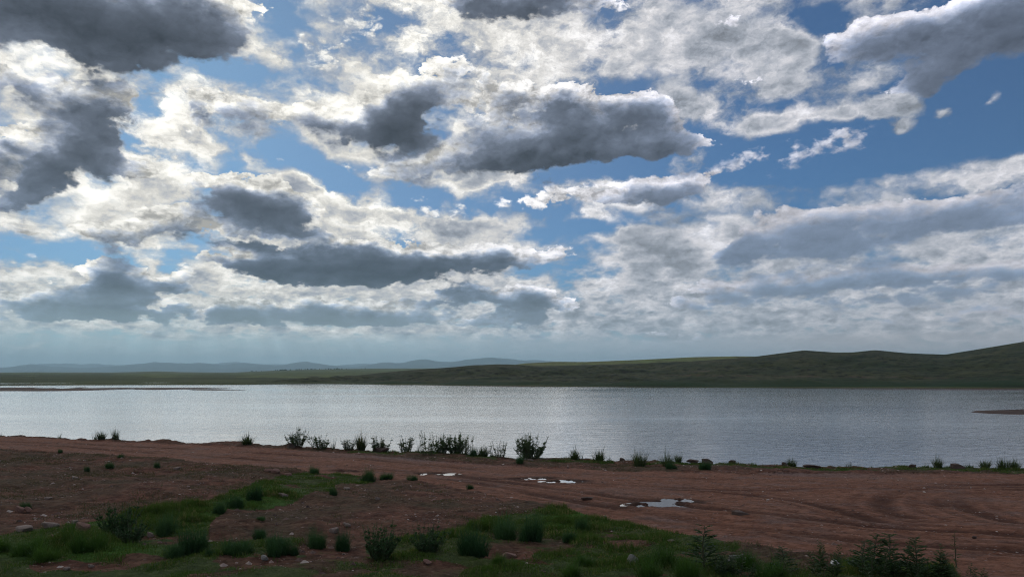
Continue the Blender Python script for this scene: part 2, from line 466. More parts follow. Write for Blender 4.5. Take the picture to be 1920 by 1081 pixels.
# ------------------------------------------------------------------ ground sheet, polar round the viewer
azs = np.concatenate([np.linspace(-180, -46, 34, endpoint=False), np.linspace(-46, -39, 40, endpoint=False),
                      np.linspace(-39, 39, 1150, endpoint=False), np.linspace(39, 46, 40, endpoint=False), np.linspace(46, 180, 34)])
azs = np.radians(azs)
rr = np.concatenate([[0.0], np.geomspace(0.4, 5.5, 24, endpoint=False), np.geomspace(5.5, 48, 470, endpoint=False),
                     np.geomspace(48, 320, 230, endpoint=False), np.geomspace(320, 16000, 60)])
AZ, RR = np.meshgrid(azs, rr)
X, Y = RR * np.sin(AZ), RR * np.cos(AZ)
shape = X.shape
x, y = X.ravel(), Y.ravel()
z, ye = smooth_height(x, y)
PXv, PYv = pix(x, y, z)
front = y > 3
near_land = (y < ye + 3)
wob = 9 * fbm(x * 1.1, y * 1.1, 4, 21)
wx, wy = PXv + 1.6 * wob, PYv + wob * np.clip((PYv - 820) / 160, 0.06, 1)
road = (inside(ROAD, wx, wy) & front & near_land).astype(float)
road = np.where(~front & near_land, 0.0, road)
grass = np.zeros_like(x)
for poly in GRASS:
    grass = np.maximum(grass, inside(poly, wx, wy) & front)
grass = np.where(~front, 1.0, grass) * (1 - road)
def spots(lst):
    m = np.zeros_like(x)
    for cx, cy, rx, ry in lst:
        q = np.hypot((wx - cx) / rx, (wy - cy) / ry)
        m = np.maximum(m, 1 - sstep(.45, 1.25, q))
    return m * front
bare, lush = spots(BARE), spots(LUSH)
grass = grass * (1 - 0.85 * bare)
holes = sstep(.14, .30, fbm(x * .9, y * .9, 4, 23)) * front
grass = grass * (1 - .75 * holes * (1 - lush))
verge = sstep(-2.2, -1.3, y - ye) * (x > -6.5) * near_land * (1 - road)
grass = np.maximum(grass, 0.55 * verge * (fbm(x * .8, y * .8, 3, 5) > -.12))
near2 = front & (y < ye + 4) & (np.abs(np.degrees(np.arctan2(x, y))) < 46)
rut = np.zeros_like(x)
idx = np.nonzero(near2)[0]
for line in TRACKS:
    d = seg_dist(line, x[idx], y[idx] + .12 * fbm(x[idx] * .7, y[idx] * .7, 2, 31))
    for o_ in (0.0,):
        rut[idx] = np.maximum(rut[idx], 1 - sstep(.08, .36, d))
        rut[idx] = np.maximum(rut[idx], .45 * (1 - sstep(.03, .16, np.abs(d - .55))))
rut *= (road > 0) * np.clip(.5 + 1.3 * (fbm(x * .35, y * .35, 3, 41) + .25), .1, 1.1)
# puddles lie in hollows
pud = np.zeros_like(x)
pud_pts = []
for (cx, cy, rx, ry) in PUDDLES:
    gx, gy, gz = ground_at(cx, cy)
    hw = rx * gy / F
    hh = ry * gy / F * gy / (CAM_Z - gz)
    pud_pts.append((gx, gy, gz, hw, hh))
    q = np.hypot((x - gx) / hw, (y - gy) / hh) + 1.3 * fbm(x * 4.0, y * 3.6, 4, 51) + .15
    pud = np.maximum(pud, 1 - sstep(.7, 1.5, q))
wet = np.zeros_like(x)
for gx, gy, gz, hw, hh in pud_pts:
    q = np.hypot((x - gx) / (hw * 1.5), (y - gy) / (hh * 1.7)) + 0.5 * fbm(x * 1.6, y * 1.6, 3, 52)
    wet = np.maximum(wet, 1 - sstep(.6, 1.4, q))
# relief: rough eroded soil, tufty grass, fine clods on the road
det = fbm(x * 1.3, y * 1.3, 3, 61) * 0.05 + fbm(x * 5, y * 5, 3, 62) * 0.022 + fbm(x * 16, y * 16, 2, 63) * 0.010
soil = (1 - road) * (1 - grass)
erode = soil * (0.13 * fbm(x * .55, y * .55 + .3 * fbm(x, y, 2, 9), 4, 71))
z = z + near_land * (det * (1.0 - 0.55 * road) + erode)
z = z - 0.028 * rut + near_land * road * 0.012 * fbm(x * .6, y * 7, 2, 81)
z = z - 0.07 * pud + 0.05 * fbm(x * 6, y * 3.2, 4, 83) * wet
z = z + np.where(near_land, np.clip(0.10 * fbm(x * 1.7, y * .4, 3, 91), -.03, .1) * sstep(-1.0, -.1, y - ye), 0)

# lake bed, flats and the far shore
r = np.hypot(x, y)
u = np.clip(x / np.where(y > 1, y, 1), -1.6, 1.6)
pxc = PX0 + F * u
FAR_PX = [-1200, 0, 250, 430, 600, 700, 900, 1280, 1920, 3200]
FAR_PY = [723, 722, 721, 720.5, 719, 720, 723, 726, 728, 730]
fy = CAM_Z * F / (np.interp(pxc, FAR_PX, FAR_PY) - PY0)
over = y - fy - 3 * fbm(x * .03, 0 * x, 3, 15)
bed = np.where(y > ye + 1.2, -1.2, z)
z = np.where(y > ye + 1.5, np.maximum(bed, np.minimum(-1.2 + np.clip(over + 6, 0, None) * 0.2, 0.25 + np.clip(over, 0, 900) * 0.0012)), z)
plain = (over > -2) & (y > 60)
z = z + plain * (0.12 * fbm(x * .02, y * .02, 3, 17))
sidefar = (y <= ye + 1.5) & (r > 120)
z = np.where(sidefar, np.maximum(z, 0.3), z)
mud = np.zeros_like(x)
def flat_patch(cpx, cpy, rx, ry, top, seed, ragged=.5):
    """a bank of mud barely out of the water, given by where it is seen"""
    global z, mud
    py_w = PY0 + F * CAM_Z / np.where(y > 20, y, 20)
    q = np.hypot((pxc - cpx) / rx, (py_w - cpy) / ry) + ragged * fbm(x * .10, y * .05, 4, seed)
    h = top * (1 - q)
    ok = (y > 45) & (q < 1.6)
    z = np.where(ok, np.maximum(z, np.clip(h, -1, top)), z)
    mud = np.maximum(mud, np.where(ok, 1 - sstep(.95, 1.25, q), 0))
flat_patch(40, 729.2, 260, 3.2, .12, 101, .7)
flat_patch(300, 728.0, 130, 1.5, .08, 102, .7)
flat_patch(420, 731.0, 50, 0.7, .05, 103, .7)
flat_patch(1930, 772, 95, 5.0, .12, 104)
flat_patch(1800, 729.6, 200, 1.0, .10, 105)
# ponds on the plain
for cpx, cpy, rx, ry in ((20, 719.0, 60, .8), (110, 718.6, 46, .6), (300, 717.4, 44, .7), (408, 718.9, 26, .6), (470, 714.8, 14, .5)):
    py_w = PY0 + F * CAM_Z / np.where(y > 20, y, 20)
    q = np.hypot((pxc - cpx) / rx, (py_w - cpy) / ry)
    z = np.where((y > 100) & (q < 1.5), np.minimum(z, -0.25 + .3 * sstep(.8, 1.3, q)), z)

n_r, n_a = shape
ii = np.arange(n_r * n_a).reshape(shape)
quads = np.stack([ii[:-1, :-1], ii[:-1, 1:], ii[1:, 1:], ii[1:, :-1]], -1).reshape(-1, 4)
quads = quads[:, ::-1]
fr = road[quads].mean(1) > 0.5
fm = mud[quads].mean(1) > 0.5
co = np.stack([x, y, z], 1)
far_grass = sstep(-1, 2, over) * (y > 60)
ATT = dict(grass=np.maximum(grass, far_grass * (1 - mud)), lush=lush, road=road, rut=rut, shoulder=sstep(-4.6, -3.0, y - ye) * sstep(-9, -4, x) * sstep(16, 8, x), wet=np.maximum(wet, mud), verge=verge)


def sub_mesh(name, sel, mat):
    f = quads[sel]
    used, inv = np.unique(f, return_inverse=True)
    return mesh_np(name, co[used], [inv.reshape(-1, 4)], mat, True, {k: a[used] for k, a in ATT.items()})


# ================================================================== materials
def material(name):
    m = bpy.data.materials.new(name)
    m.use_nodes = True
    m.node_tree.nodes.clear()
    n = NT(m.node_tree)
    out = n.node('ShaderNodeOutputMaterial')
    return m, n, out


def attr(n, name):
    return n.node('ShaderNodeAttribute', attribute_name=name).outputs['Fac']


def ground_material():
    m, n, out = material('ground')
    pos = n.node('ShaderNodeNewGeometry').outputs['Position']
    g, lu, rd, ru, we, ve = [attr(n, k) for k in ('grass', 'lush', 'road', 'rut', 'wet', 'verge')]
    big = n.noise(pos, 0.5, 5, 0.6)
    mid = n.noise(pos, 3.0, 6, 0.65)
    fin = n.noise(pos, 9.0, 6, 0.72)
    grit = n.noise(pos, 70.0, 3, 0.7)
    # red brown soil, drier and paler in places
    soil = n.ramp(mid, [(.30, (.046, .023, .016)), (.45, (.105, .050, .035)), (.60, (.180, .088, .060)), (.75, (.145, .098, .064))])
    soil = n.mix(n.rng(big, .42, .62, 0, .75), soil, n.mix(fin, (.040, .034, .020), (.095, .080, .048)))
    # packed gravel road
    rd_c = n.ramp(mid, [(.28, (.130, .058, .036)), (.5, (.215, .098, .062)), (.72, (.30, .155, .105))])
    rd_c = n.mix(n.rng(big, .40, .65, 0, .55), rd_c, (.24, .128, .090))
    gravel = n.m('MAXIMUM', n.rng(n.noise(pos, 1.1, 4, .7), .5, .66, 0, .5), n.m('MULTIPLY', attr(n, 'shoulder'), n.rng(mid, .3, .6, .4, .9)))
    rd_c = n.mix(gravel, rd_c, n.mix(n.rng(grit, .35, .65), (.09, .065, .06), (.26, .205, .19)))
    rd_c = n.mix(n.m('MULTIPLY', ru, .8), rd_c, (.070, .031, .020))
    speck = n.node('ShaderNodeTexVoronoi', {'Vector': pos, 'Scale': 13.0}).outputs
    warp = n.m('MULTIPLY_ADD', n.m('SUBTRACT', fin, .5), .5, speck['Distance'])
    rd_c = n.mix(n.m('MULTIPLY', n.m('MULTIPLY', n.rng(warp, .26, .12), n.rng(n.sep(speck['Color'])[2], .35, .6)), .75), rd_c, n.mix(n.sep(speck['Color'])[0], (.40, .30, .27), (.09, .055, .05)))
    soil = n.mix(n.m('MULTIPLY', n.m('MULTIPLY', n.rng(warp, .32, .14), n.rng(n.sep(speck['Color'])[2], .3, .55)), .85), soil, n.mix(n.sep(speck['Color'])[1], (.24, .165, .13), (.030, .018, .014)))
    base = n.mix(rd, soil, rd_c)
    base = n.mix(n.m('MULTIPLY', n.rng(fin, .36, .54, 1, 0), .8), base, n.vm('SCALE', base, scale=.40))
    # turf seen between the blades
    gr = n.ramp(fin, [(.25, (.022, .034, .013)), (.5, (.052, .074, .026)), (.72, (.095, .115, .042))])
    gr = n.mix(lu, gr, n.ramp(fin, [(.3, (.024, .066, .011)), (.7, (.065, .145, .024))]))
    gr = n.mix(n.rng(big, .5, .68, 0, .45), gr, (.090, .078, .042))
    gm = n.m('MULTIPLY_ADD', n.m('SUBTRACT', mid, .5), 1.8, n.m('MULTIPLY', g, 1.15))
    gm = n.rng(gm, .34, .62, 0, 1, True)
    col = n.mix(gm, base, gr)
    # far out the plain is pasture with tawny patches, its green lightened to paint in sunlight
    dist = n.vm('LENGTH', pos)
    farn = n.noise(n.vm('MULTIPLY', pos, (1, 1, 0)), .012, 6, .6)
    past = n.ramp(farn, [(.35, (.026, .036, .015)), (.5, (.050, .066, .024)), (.62, (.080, .095, .034)), (.72, (.085, .070, .040))])
    col = n.mix(n.m('MULTIPLY', n.rng(dist, 100, 160), n.rng(g, .3, .7)), col, past)
    mudc = n.ramp(n.noise(n.vm('MULTIPLY', pos, (.05, .3, 0)), 2.0, 5, .6), [(.35, (.040, .028, .023)), (.65, (.125, .088, .072))])
    mudc = n.mix(n.rng(dist, 60, 40), mudc, (.032, .018, .014))
    col = n.mix(n.m('MULTIPLY', we, .85), col, mudc)
    rough = n.mixf(we, .95, .80)
    hgt = n.m('ADD', n.m('ADD', n.m('MULTIPLY', fin, .055), n.m('MULTIPLY', mid, .06)), n.m('MULTIPLY', grit, .014))
    bmp = n.node('ShaderNodeBump', {'Height': hgt, 'Strength': .9, 'Distance': 1.0})
    b = n.node('ShaderNodeBsdfPrincipled', {'Base Color': col, 'Roughness': rough, 'Normal': bmp.outputs[0]})
    b.inputs['Specular IOR Level'].default_value = .06
    n.L.new(b.outputs[0], out.inputs[0])
    return m


M_GROUND = ground_material()
o = add('ground', sub_mesh('ground', ~fr & ~fm, M_GROUND))
tag(o, kind='structure')
o = add('dirt_road', sub_mesh('dirt_road', fr, M_GROUND))
tag(o, kind='structure')
o = add('mud_flats', sub_mesh('mud_flats', fm & ~fr, M_GROUND))
tag(o, kind='structure')


# ------------------------------------------------------------------ water
def water_material(name, waves, rough, tintc=(.085, .096, .120), ior=1.42):
    m, n, out = material(name)
    pos = n.node('ShaderNodeNewGeometry').outputs['Position']
    p1 = n.vm('MULTIPLY', pos, (.55, 1.0, 1))
    gust = n.rng(n.noise(n.vm('MULTIPLY', pos, (.008, .035, 1)), 1.0, 4, .6), .36, .60, .35, 1.3)
    h = n.m('ADD', n.m('MULTIPLY', n.noise(p1, 2.6, 4, .6, dist=.6), .16), n.m('MULTIPLY', n.noise(n.vm('MULTIPLY', pos, (.35, 1.0, 1)), .9, 2, .5), .15))
    bmp = n.node('ShaderNodeBump', {'Height': n.m('MULTIPLY', h, gust), 'Strength': 1.0, 'Distance': waves})
    b = n.node('ShaderNodeBsdfPrincipled', {'Base Color': tuple(tintc) + (1,), 'Roughness': rough, 'IOR': ior, 'Normal': bmp.outputs[0]})
    b.inputs['Specular IOR Level'].default_value = .5
    n.L.new(b.outputs[0], out.inputs[0])
    return m


M_LAKE = water_material('lake_water', .16, .06)
V = [(-420, 22, 0), (420, 22, 0), (420, 330, 0), (-420, 330, 0)]
o = add('lake', mesh_np('lake', V, [np.array([[0, 1, 2, 3]])], M_LAKE))
tag(o, kind='structure')
M_PUD = water_material('puddle_water', .03, .08, (.03, .02, .016), 1.7)
for (gx, gy, gz, hw, hh), lab in zip(pud_pts, [
        'bright shallow puddle in the track, left of the long puddle', 'thin sliver of puddle just left of the small bright puddle',
        'dim flat puddle on the track beside the grass, farthest to the left', 'left half of the long thin puddle near the middle of the track',
        'right half of the long thin puddle near the middle of the track', 'front lobe of the largest puddle in the middle of the red track',
        'back right lobe of the largest puddle in the middle of the red track']):
    k = 22
    th = np.linspace(0, 2 * math.pi, k, endpoint=False)
    rad = 1.6 + .2 * np.array([vnoise(math.cos(t) * 1.5 + gx, math.sin(t) * 1.5 + gy, 5) for t in th])
    lvl = -0.042
    V = np.stack([hw * rad * np.cos(th), hh * rad * np.sin(th), np.zeros(k)], 1)
    V = np.concatenate([[[0, 0, 0]], V])
    fcs = np.array([[0, 1 + i, 1 + (i + 1) % k] for i in range(k)])
    o = add('puddle', mesh_np('puddle', V, [fcs], M_PUD))
    o.location = (gx, gy, gz + lvl)
    tag(o, lab, 'puddle', 'puddles on the dirt track')


# ------------------------------------------------------------------ hills
def hill(name, ridge, foot_py, dist, mat, base_z=-.5, steps=60, cols=420, power=.85, bump=.0, seed=0, back=1.5, foot_d=None, extra=None, jag=0):
    """ridge: (column, row) profile as seen; foot: row of its foot on the flat; dist: distance of the ridge line"""
    rx_ = np.array([p[0] for p in ridge], float)
    ry_ = np.array([p[1] for p in ridge], float)
    px = np.linspace(rx_[0], rx_[-1], cols)
    # smooth curve through the profile points
    py = np.interp(px, rx_, ry_)
    ker = np.hanning(max(5, int(cols / 160) * 2 + 1))
    ker /= ker.sum()
    pad = len(ker) // 2
    py = np.convolve(np.pad(py, pad, mode='edge'), ker, 'valid')
    if jag:
        py = py - jag * fbm(px * .018, px * 0 + seed, 5, seed + 200, .6)
    d = np.interp(px, [p[0] for p in dist], [p[1] for p in dist]) if isinstance(dist, list) else np.full(cols, float(dist))
    if foot_d is None:
        fd = CAM_Z * F / (np.interp(px, FAR_PX, FAR_PY) - PY0) + 1.0 if foot_py is None else np.full(cols, float(foot_py))
    else:
        fd = foot_d
    rz = CAM_Z + (PY0 - py) / F * d
    t = np.concatenate([np.linspace(0, 1, steps), np.linspace(1.06, back, max(3, steps // 4))])
    T, PXX = np.meshgrid(t, px, indexing='ij')
    DD = fd + (d - fd) * T
    prof = np.where(T <= 1, np.clip(T, 0, 1) ** power, 1 - (T - 1) ** 1.3 * 1.2)
    prof = np.where(T <= 1, prof * (1 - .12 * np.sin(np.pi * np.clip(T, 0, 1)) * (T < 1)), prof)
    ZZ = base_z + (rz - base_z) * prof
    XX = (PXX - PX0) / F * DD
    if bump:
        sc = 1.0 / (d.mean() * .05)
        ZZ = ZZ + bump * fbm(XX * sc, DD * sc, 5, seed) * np.sin(np.pi * np.clip(T, 0, 1)) ** .5
    n0, n1 = T.shape
    V = np.stack([XX, DD, ZZ], -1).reshape(-1, 3)
    ii = np.arange(n0 * n1).reshape(n0, n1)
    q = np.stack([ii[:-1, :-1], ii[:-1, 1:], ii[1:, 1:], ii[1:, :-1]], -1).reshape(-1, 4)
    at = {'t': T}
    if extra:
        pxv, pyv = pix(V[:, 0], V[:, 1], V[:, 2])
        at['track'] = extra(pxv, pyv)
    o = add(name, mesh_np(name, V, [q], mat, True, at))
    tag(o, kind='structure')
    return o


def pasture(name, low_c, high_c, scrub, scale, track=False, foot=None):
    m, n, out = material(name)
    pos = n.node('ShaderNodeNewGeometry').outputs['Position']
    t = attr(n, 't')
    a = n.noise(pos, scale, 7, .62)
    b_ = n.noise(n.vm('MULTIPLY', pos, (1, 1, 3)), scale * 9, 6, .7)
    c = n.mix(n.rng(a, .36, .64), low_c, high_c)
    c = n.mix(n.m('MULTIPLY', n.rng(b_, .50, .60), .9), c, scrub)
    c = n.mix(n.m('MULTIPLY', n.rng(b_, .44, .34), .5), c, n.vm('SCALE', c, scale=1.6))
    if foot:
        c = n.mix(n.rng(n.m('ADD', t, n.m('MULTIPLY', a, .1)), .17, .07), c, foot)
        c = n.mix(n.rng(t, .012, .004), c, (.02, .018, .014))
    if track:
        c = n.mix(n.m('MULTIPLY', attr(n, 'track'), n.rng(a, .3, .6, .1, .7)), c, (.105, .068, .052))
    bmp = n.node('ShaderNodeBump', {'Height': b_, 'Strength': .6, 'Distance': .25 / scale * .03})
    p = n.node('ShaderNodeBsdfPrincipled', {'Base Color': c, 'Roughness': .95, 'Normal': bmp.outputs[0]})
    p.inputs['Specular IOR Level'].default_value = .08
    n.L.new(p.outputs[0], out.inputs[0])
    return m


def hill_track(px, py):
    m = np.zeros_like(px)
    for line in ([(1240, 702), (1320, 703.5), (1420, 705), (1600, 706), (1640, 707)], [(1655, 706), (1740, 707.5), (1830, 710), (1960, 712)], [(1880, 703), (1960, 700)], [(1280, 697), (1330, 695)]):
        yy = np.interp(px, [p[0] for p in line], [p[1] for p in line])
        ok = (px > line[0][0]) & (px < line[-1][0])
        m = np.maximum(m, np.where(ok, 1 - sstep(.25, .9, np.abs(py - yy)), 0))
    return m


M_MTN = pasture('mountain_slope', (.050, .060, .048), (.070, .078, .056), (.035, .042, .034), .0012)
hill('mountains', [(-700, 690), (-400, 676), (-100, 686), (0, 688), (60, 683), (150, 688), (200, 686), (230, 683), (265, 679.5), (300, 678), (335, 679.5), (380, 680.5), (420, 685), (450, 679), (470, 679.5), (520, 685), (560, 680.5), (582, 678), (610, 682), (650, 687.5),
                   (690, 684), (720, 679.5), (750, 681), (785, 672.5), (810, 674), (850, 677), (880, 672.5), (905, 670.5), (950, 673.5), (1000, 676), (1100, 680), (1300, 688), (1600, 690), (2600, 690)],
     8200, 10500, M_MTN, base_z=-5, bump=55, seed=3, cols=900, jag=3.2)
hill('far_mountains', [(-700, 684), (0, 686.5), (80, 680.5), (150, 683), (250, 685), (420, 680), (480, 682), (640, 684), (760, 679), (860, 681), (1000, 684), (1200, 690), (1900, 690)],
     11800, 14000, M_MTN, base_z=-5, bump=50, seed=4, cols=800, jag=3.0)
M_PLAIN_SUNLIT = pasture('plain_grass_sunlit', (.060, .085, .028), (.125, .150, .046), (.034, .044, .018), .006)  # grass colour lifted: sun patches on the plain are painted into it
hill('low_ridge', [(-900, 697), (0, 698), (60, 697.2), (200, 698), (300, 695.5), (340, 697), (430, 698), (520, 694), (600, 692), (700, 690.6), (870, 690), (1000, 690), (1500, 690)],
     345, 1900, M_PLAIN_SUNLIT, base_z=0, bump=1.0, seed=5, cols=500, power=1.0)
M_FIELD_SUNLIT = pasture('field_grass_sunlit', (.110, .140, .040), (.150, .155, .055), (.07, .07, .032), .012)  # paler than the hillside, with sunlight on this ridge put into its green
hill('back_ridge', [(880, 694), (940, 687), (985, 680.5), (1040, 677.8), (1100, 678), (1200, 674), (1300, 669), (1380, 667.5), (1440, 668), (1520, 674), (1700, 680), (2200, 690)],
     330, 560, M_FIELD_SUNLIT, base_z=0, bump=.4, seed=6, cols=400, power=.9)
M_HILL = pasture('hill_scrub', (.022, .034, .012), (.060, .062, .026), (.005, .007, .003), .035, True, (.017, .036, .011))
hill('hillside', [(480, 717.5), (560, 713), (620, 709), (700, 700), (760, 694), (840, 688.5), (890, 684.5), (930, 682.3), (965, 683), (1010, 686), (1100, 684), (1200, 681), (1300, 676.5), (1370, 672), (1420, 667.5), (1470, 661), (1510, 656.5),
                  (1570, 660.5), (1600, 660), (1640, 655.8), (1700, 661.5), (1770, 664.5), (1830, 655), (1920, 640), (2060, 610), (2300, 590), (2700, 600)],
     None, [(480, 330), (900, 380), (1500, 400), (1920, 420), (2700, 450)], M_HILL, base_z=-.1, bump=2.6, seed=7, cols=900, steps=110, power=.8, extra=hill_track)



# ================================================================== plants and stones
def leaf_material(name, dark, light, trans=.35):
    m, n, out = material(name)
    oi = n.node('ShaderNodeObjectInfo').outputs['Random']
    pos = n.node('ShaderNodeTexCoord').outputs['Object']
    v = n.noise(pos, 6.0, 3, .6)
    c = n.mix(n.rng(n.m('MULTIPLY_ADD', oi, .35, n.m('MULTIPLY', v, .75)), .2, .75), dark, light)
    d = n.node('ShaderNodeBsdfPrincipled', {'Base Color': c, 'Roughness': .6})
    d.inputs['Specular IOR Level'].default_value = .2
    t = n.node('ShaderNodeBsdfTranslucent', {'Color': n.vm('MULTIPLY', c, (1.2, 1.25, .7))})
    mx = n.node('ShaderNodeMixShader', {0: trans})
    n.L.new(d.outputs[0], mx.inputs[1])
    n.L.new(t.outputs[0], mx.inputs[2])
    n.L.new(mx.outputs[0], out.inputs[0])
    return m


M_TUFT = leaf_material('tuft_blade', (.016, .052, .024), (.046, .100, .042))
M_BRIGHT = leaf_material('fresh_blade', (.026, .070, .015), (.065, .130, .028))
M_SHORE = leaf_material('shore_blade', (.028, .052, .022), (.066, .092, .038), .35)
M_LEAF = leaf_material('shrub_leaf', (.032, .068, .030), (.076, .125, .050), .4)
M_WEED = leaf_material('weed_leaf', (.020, .046, .018), (.048, .088, .030))
M_PLUME = leaf_material('seed_plume', (.10, .10, .05), (.16, .15, .08), .3)
M_STEM = leaf_material('stem', (.045, .050, .028), (.075, .070, .042), .0)
def turf_material():
    m, n, out = material('turf_blade')
    pos = n.node('ShaderNodeNewGeometry').outputs['Position']
    rnd = n.node('ShaderNodeTexWhiteNoise', {'Vector': n.vm('SNAP', pos, (.03, .03, 10.0))}).outputs['Value']
    c = n.mix(n.noise(pos, 2.2, 4, .6), (.034, .074, .017), (.088, .140, .036))
    c = n.mix(n.m('MULTIPLY', n.rng(rnd, .80, .84), n.rng(n.noise(pos, .7, 3, .6), .38, .6, .25, 1.0)), c, (.20, .175, .085))
    d = n.node('ShaderNodeBsdfDiffuse', {'Color': c})
    t = n.node('ShaderNodeBsdfTranslucent', {'Color': n.vm('MULTIPLY', c, (1.2, 1.25, .7))})
    mx = n.node('ShaderNodeMixShader', {0: .3})
    n.L.new(d.outputs[0], mx.inputs[1])
    n.L.new(t.outputs[0], mx.inputs[2])
    n.L.new(mx.outputs[0], out.inputs[0])
    return m


M_TURF = turf_material()


def blades(base, az_, lean, length, width, rs, segs=3, curve=.5):
    """arrays -> curved tapering blades; lean in radians from upright"""
    n = len(length)
    out = []
    d = np.stack([np.cos(az_), np.sin(az_)], 1)
    side = np.stack([-d[:, 1], d[:, 0], np.zeros(n)], 1)
    tw = rs.uniform(-.7, .7, n)
    side[:, :2] = side[:, :2] * np.cos(tw)[:, None] + d * np.sin(tw)[:, None]
    p = np.array(base, float)
    ang_ = np.array(lean, float)
    V = []
    for k in range(segs + 1):
        wk = width * (1 - (k / segs)) ** .7
        if k < segs:
            V += [p - side * wk[:, None] / 2, p + side * wk[:, None] / 2]
        else:
            V += [p]
        st = length / segs
        p = p + np.concatenate([d * (np.sin(ang_) * st)[:, None], (np.cos(ang_) * st)[:, None]], 1)
        ang_ = ang_ + curve * rs.uniform(.3, 1.3, n) / segs
    nv = 2 * segs + 1
    V = np.stack(V, 1).reshape(-1, 3)
    o_ = np.arange(n) * nv
    q = [np.stack([o_ + 2 * k, o_ + 2 * k + 1, o_ + 2 * k + 3, o_ + 2 * k + 2], 1) for k in range(segs - 1)]
    t = np.stack([o_ + 2 * segs - 2, o_ + 2 * segs - 1, o_ + 2 * segs], 1)
    return V, (np.concatenate(q) if q else np.zeros((0, 4), int)), t


def tuft_mesh(name, mat, n, seed, spread=.32, lean=.75, wid=.016, hmin=.45, curve=.5):
    """a clump about 1 wide and 1 high"""
    rs = np.random.default_rng(seed)
    rad = np.sqrt(rs.uniform(0, 1, n)) * spread
    a = rs.uniform(0, 2 * math.pi, n)
    lump = .75 + .5 * (np.array([vnoise(math.cos(q) * 1.7 + seed, math.sin(q) * 1.7, seed) for q in a]) + .5)
    ns_ = 5
    sub_a, sub_r, sub_h = rs.uniform(0, 6.28, ns_), spread * rs.uniform(.2, 1.15, ns_), rs.uniform(.55, 1.05, ns_)
    which = rs.integers(0, ns_, n)
    base = np.stack([rad * .62 * np.cos(a) + sub_r[which] * np.cos(sub_a[which]), rad * .62 * np.sin(a) + sub_r[which] * np.sin(sub_a[which]), np.full(n, -.03)], 1)
    lump = lump * sub_h[which]
    az_ = a + rs.normal(0, .6, n)
    ln = np.clip(lean * (rad / spread) * rs.uniform(.3, 1.15, n) + rs.normal(0, .08, n), 0, 1.35)
    L = rs.uniform(hmin, 1.05, n) * np.clip(lump, .45, 1.15) * (1.03 - .3 * (rad / spread) ** 2)
    stray = rs.uniform(0, 1, n) < .07
    L = np.where(stray, L * rs.uniform(1.1, 1.45, n), L)
    V, q, t = blades(base, az_, ln, L, wid * rs.uniform(.6, 1.3, n), rs, 3, curve)
    return mesh_np(name, V, [q, t], mat, True)


def tube(pts, rads, k=4):
    pts = np.asarray(pts, float)
    V, Q = [], []
    for i, (p, r_) in enumerate(zip(pts, rads)):
        tan = pts[min(i + 1, len(pts) - 1)] - pts[max(i - 1, 0)]
        tan /= np.linalg.norm(tan) + 1e-9
        a = np.cross(tan, [0.31, .95, .05])
        a /= np.linalg.norm(a) + 1e-9
        b = np.cross(tan, a)
        for j in range(k):
            th = 2 * math.pi * j / k
            V.append(p + r_ * (a * math.cos(th) + b * math.sin(th)))
    for i in range(len(pts) - 1):
        for j in range(k):
            Q.append((i * k + j, i * k + (j + 1) % k, (i + 1) * k + (j + 1) % k, (i + 1) * k + j))
    return np.array(V), np.array(Q)


def merge(parts):
    V, Q, o_ = [], [], 0
    for v, q in parts:
        V.append(v)
        Q.append(q + o_)
        o_ += len(v)
    return np.concatenate(V), np.concatenate(Q)


def leaf(p, direction, length, width, rs, droop=.2):
    d = np.asarray(direction, float)
    d = d / (np.linalg.norm(d) + 1e-9)
    s = np.cross(d, [0, 0, 1.0]) + rs.normal(0, .35, 3)
    s /= np.linalg.norm(s) + 1e-9
    mid = p + d * length * .5 + np.array([0, 0, length * .06])
    tip = p + d * length - np.array([0, 0, length * droop])
    return np.array([p, mid - s * width / 2, tip, mid + s * width / 2])


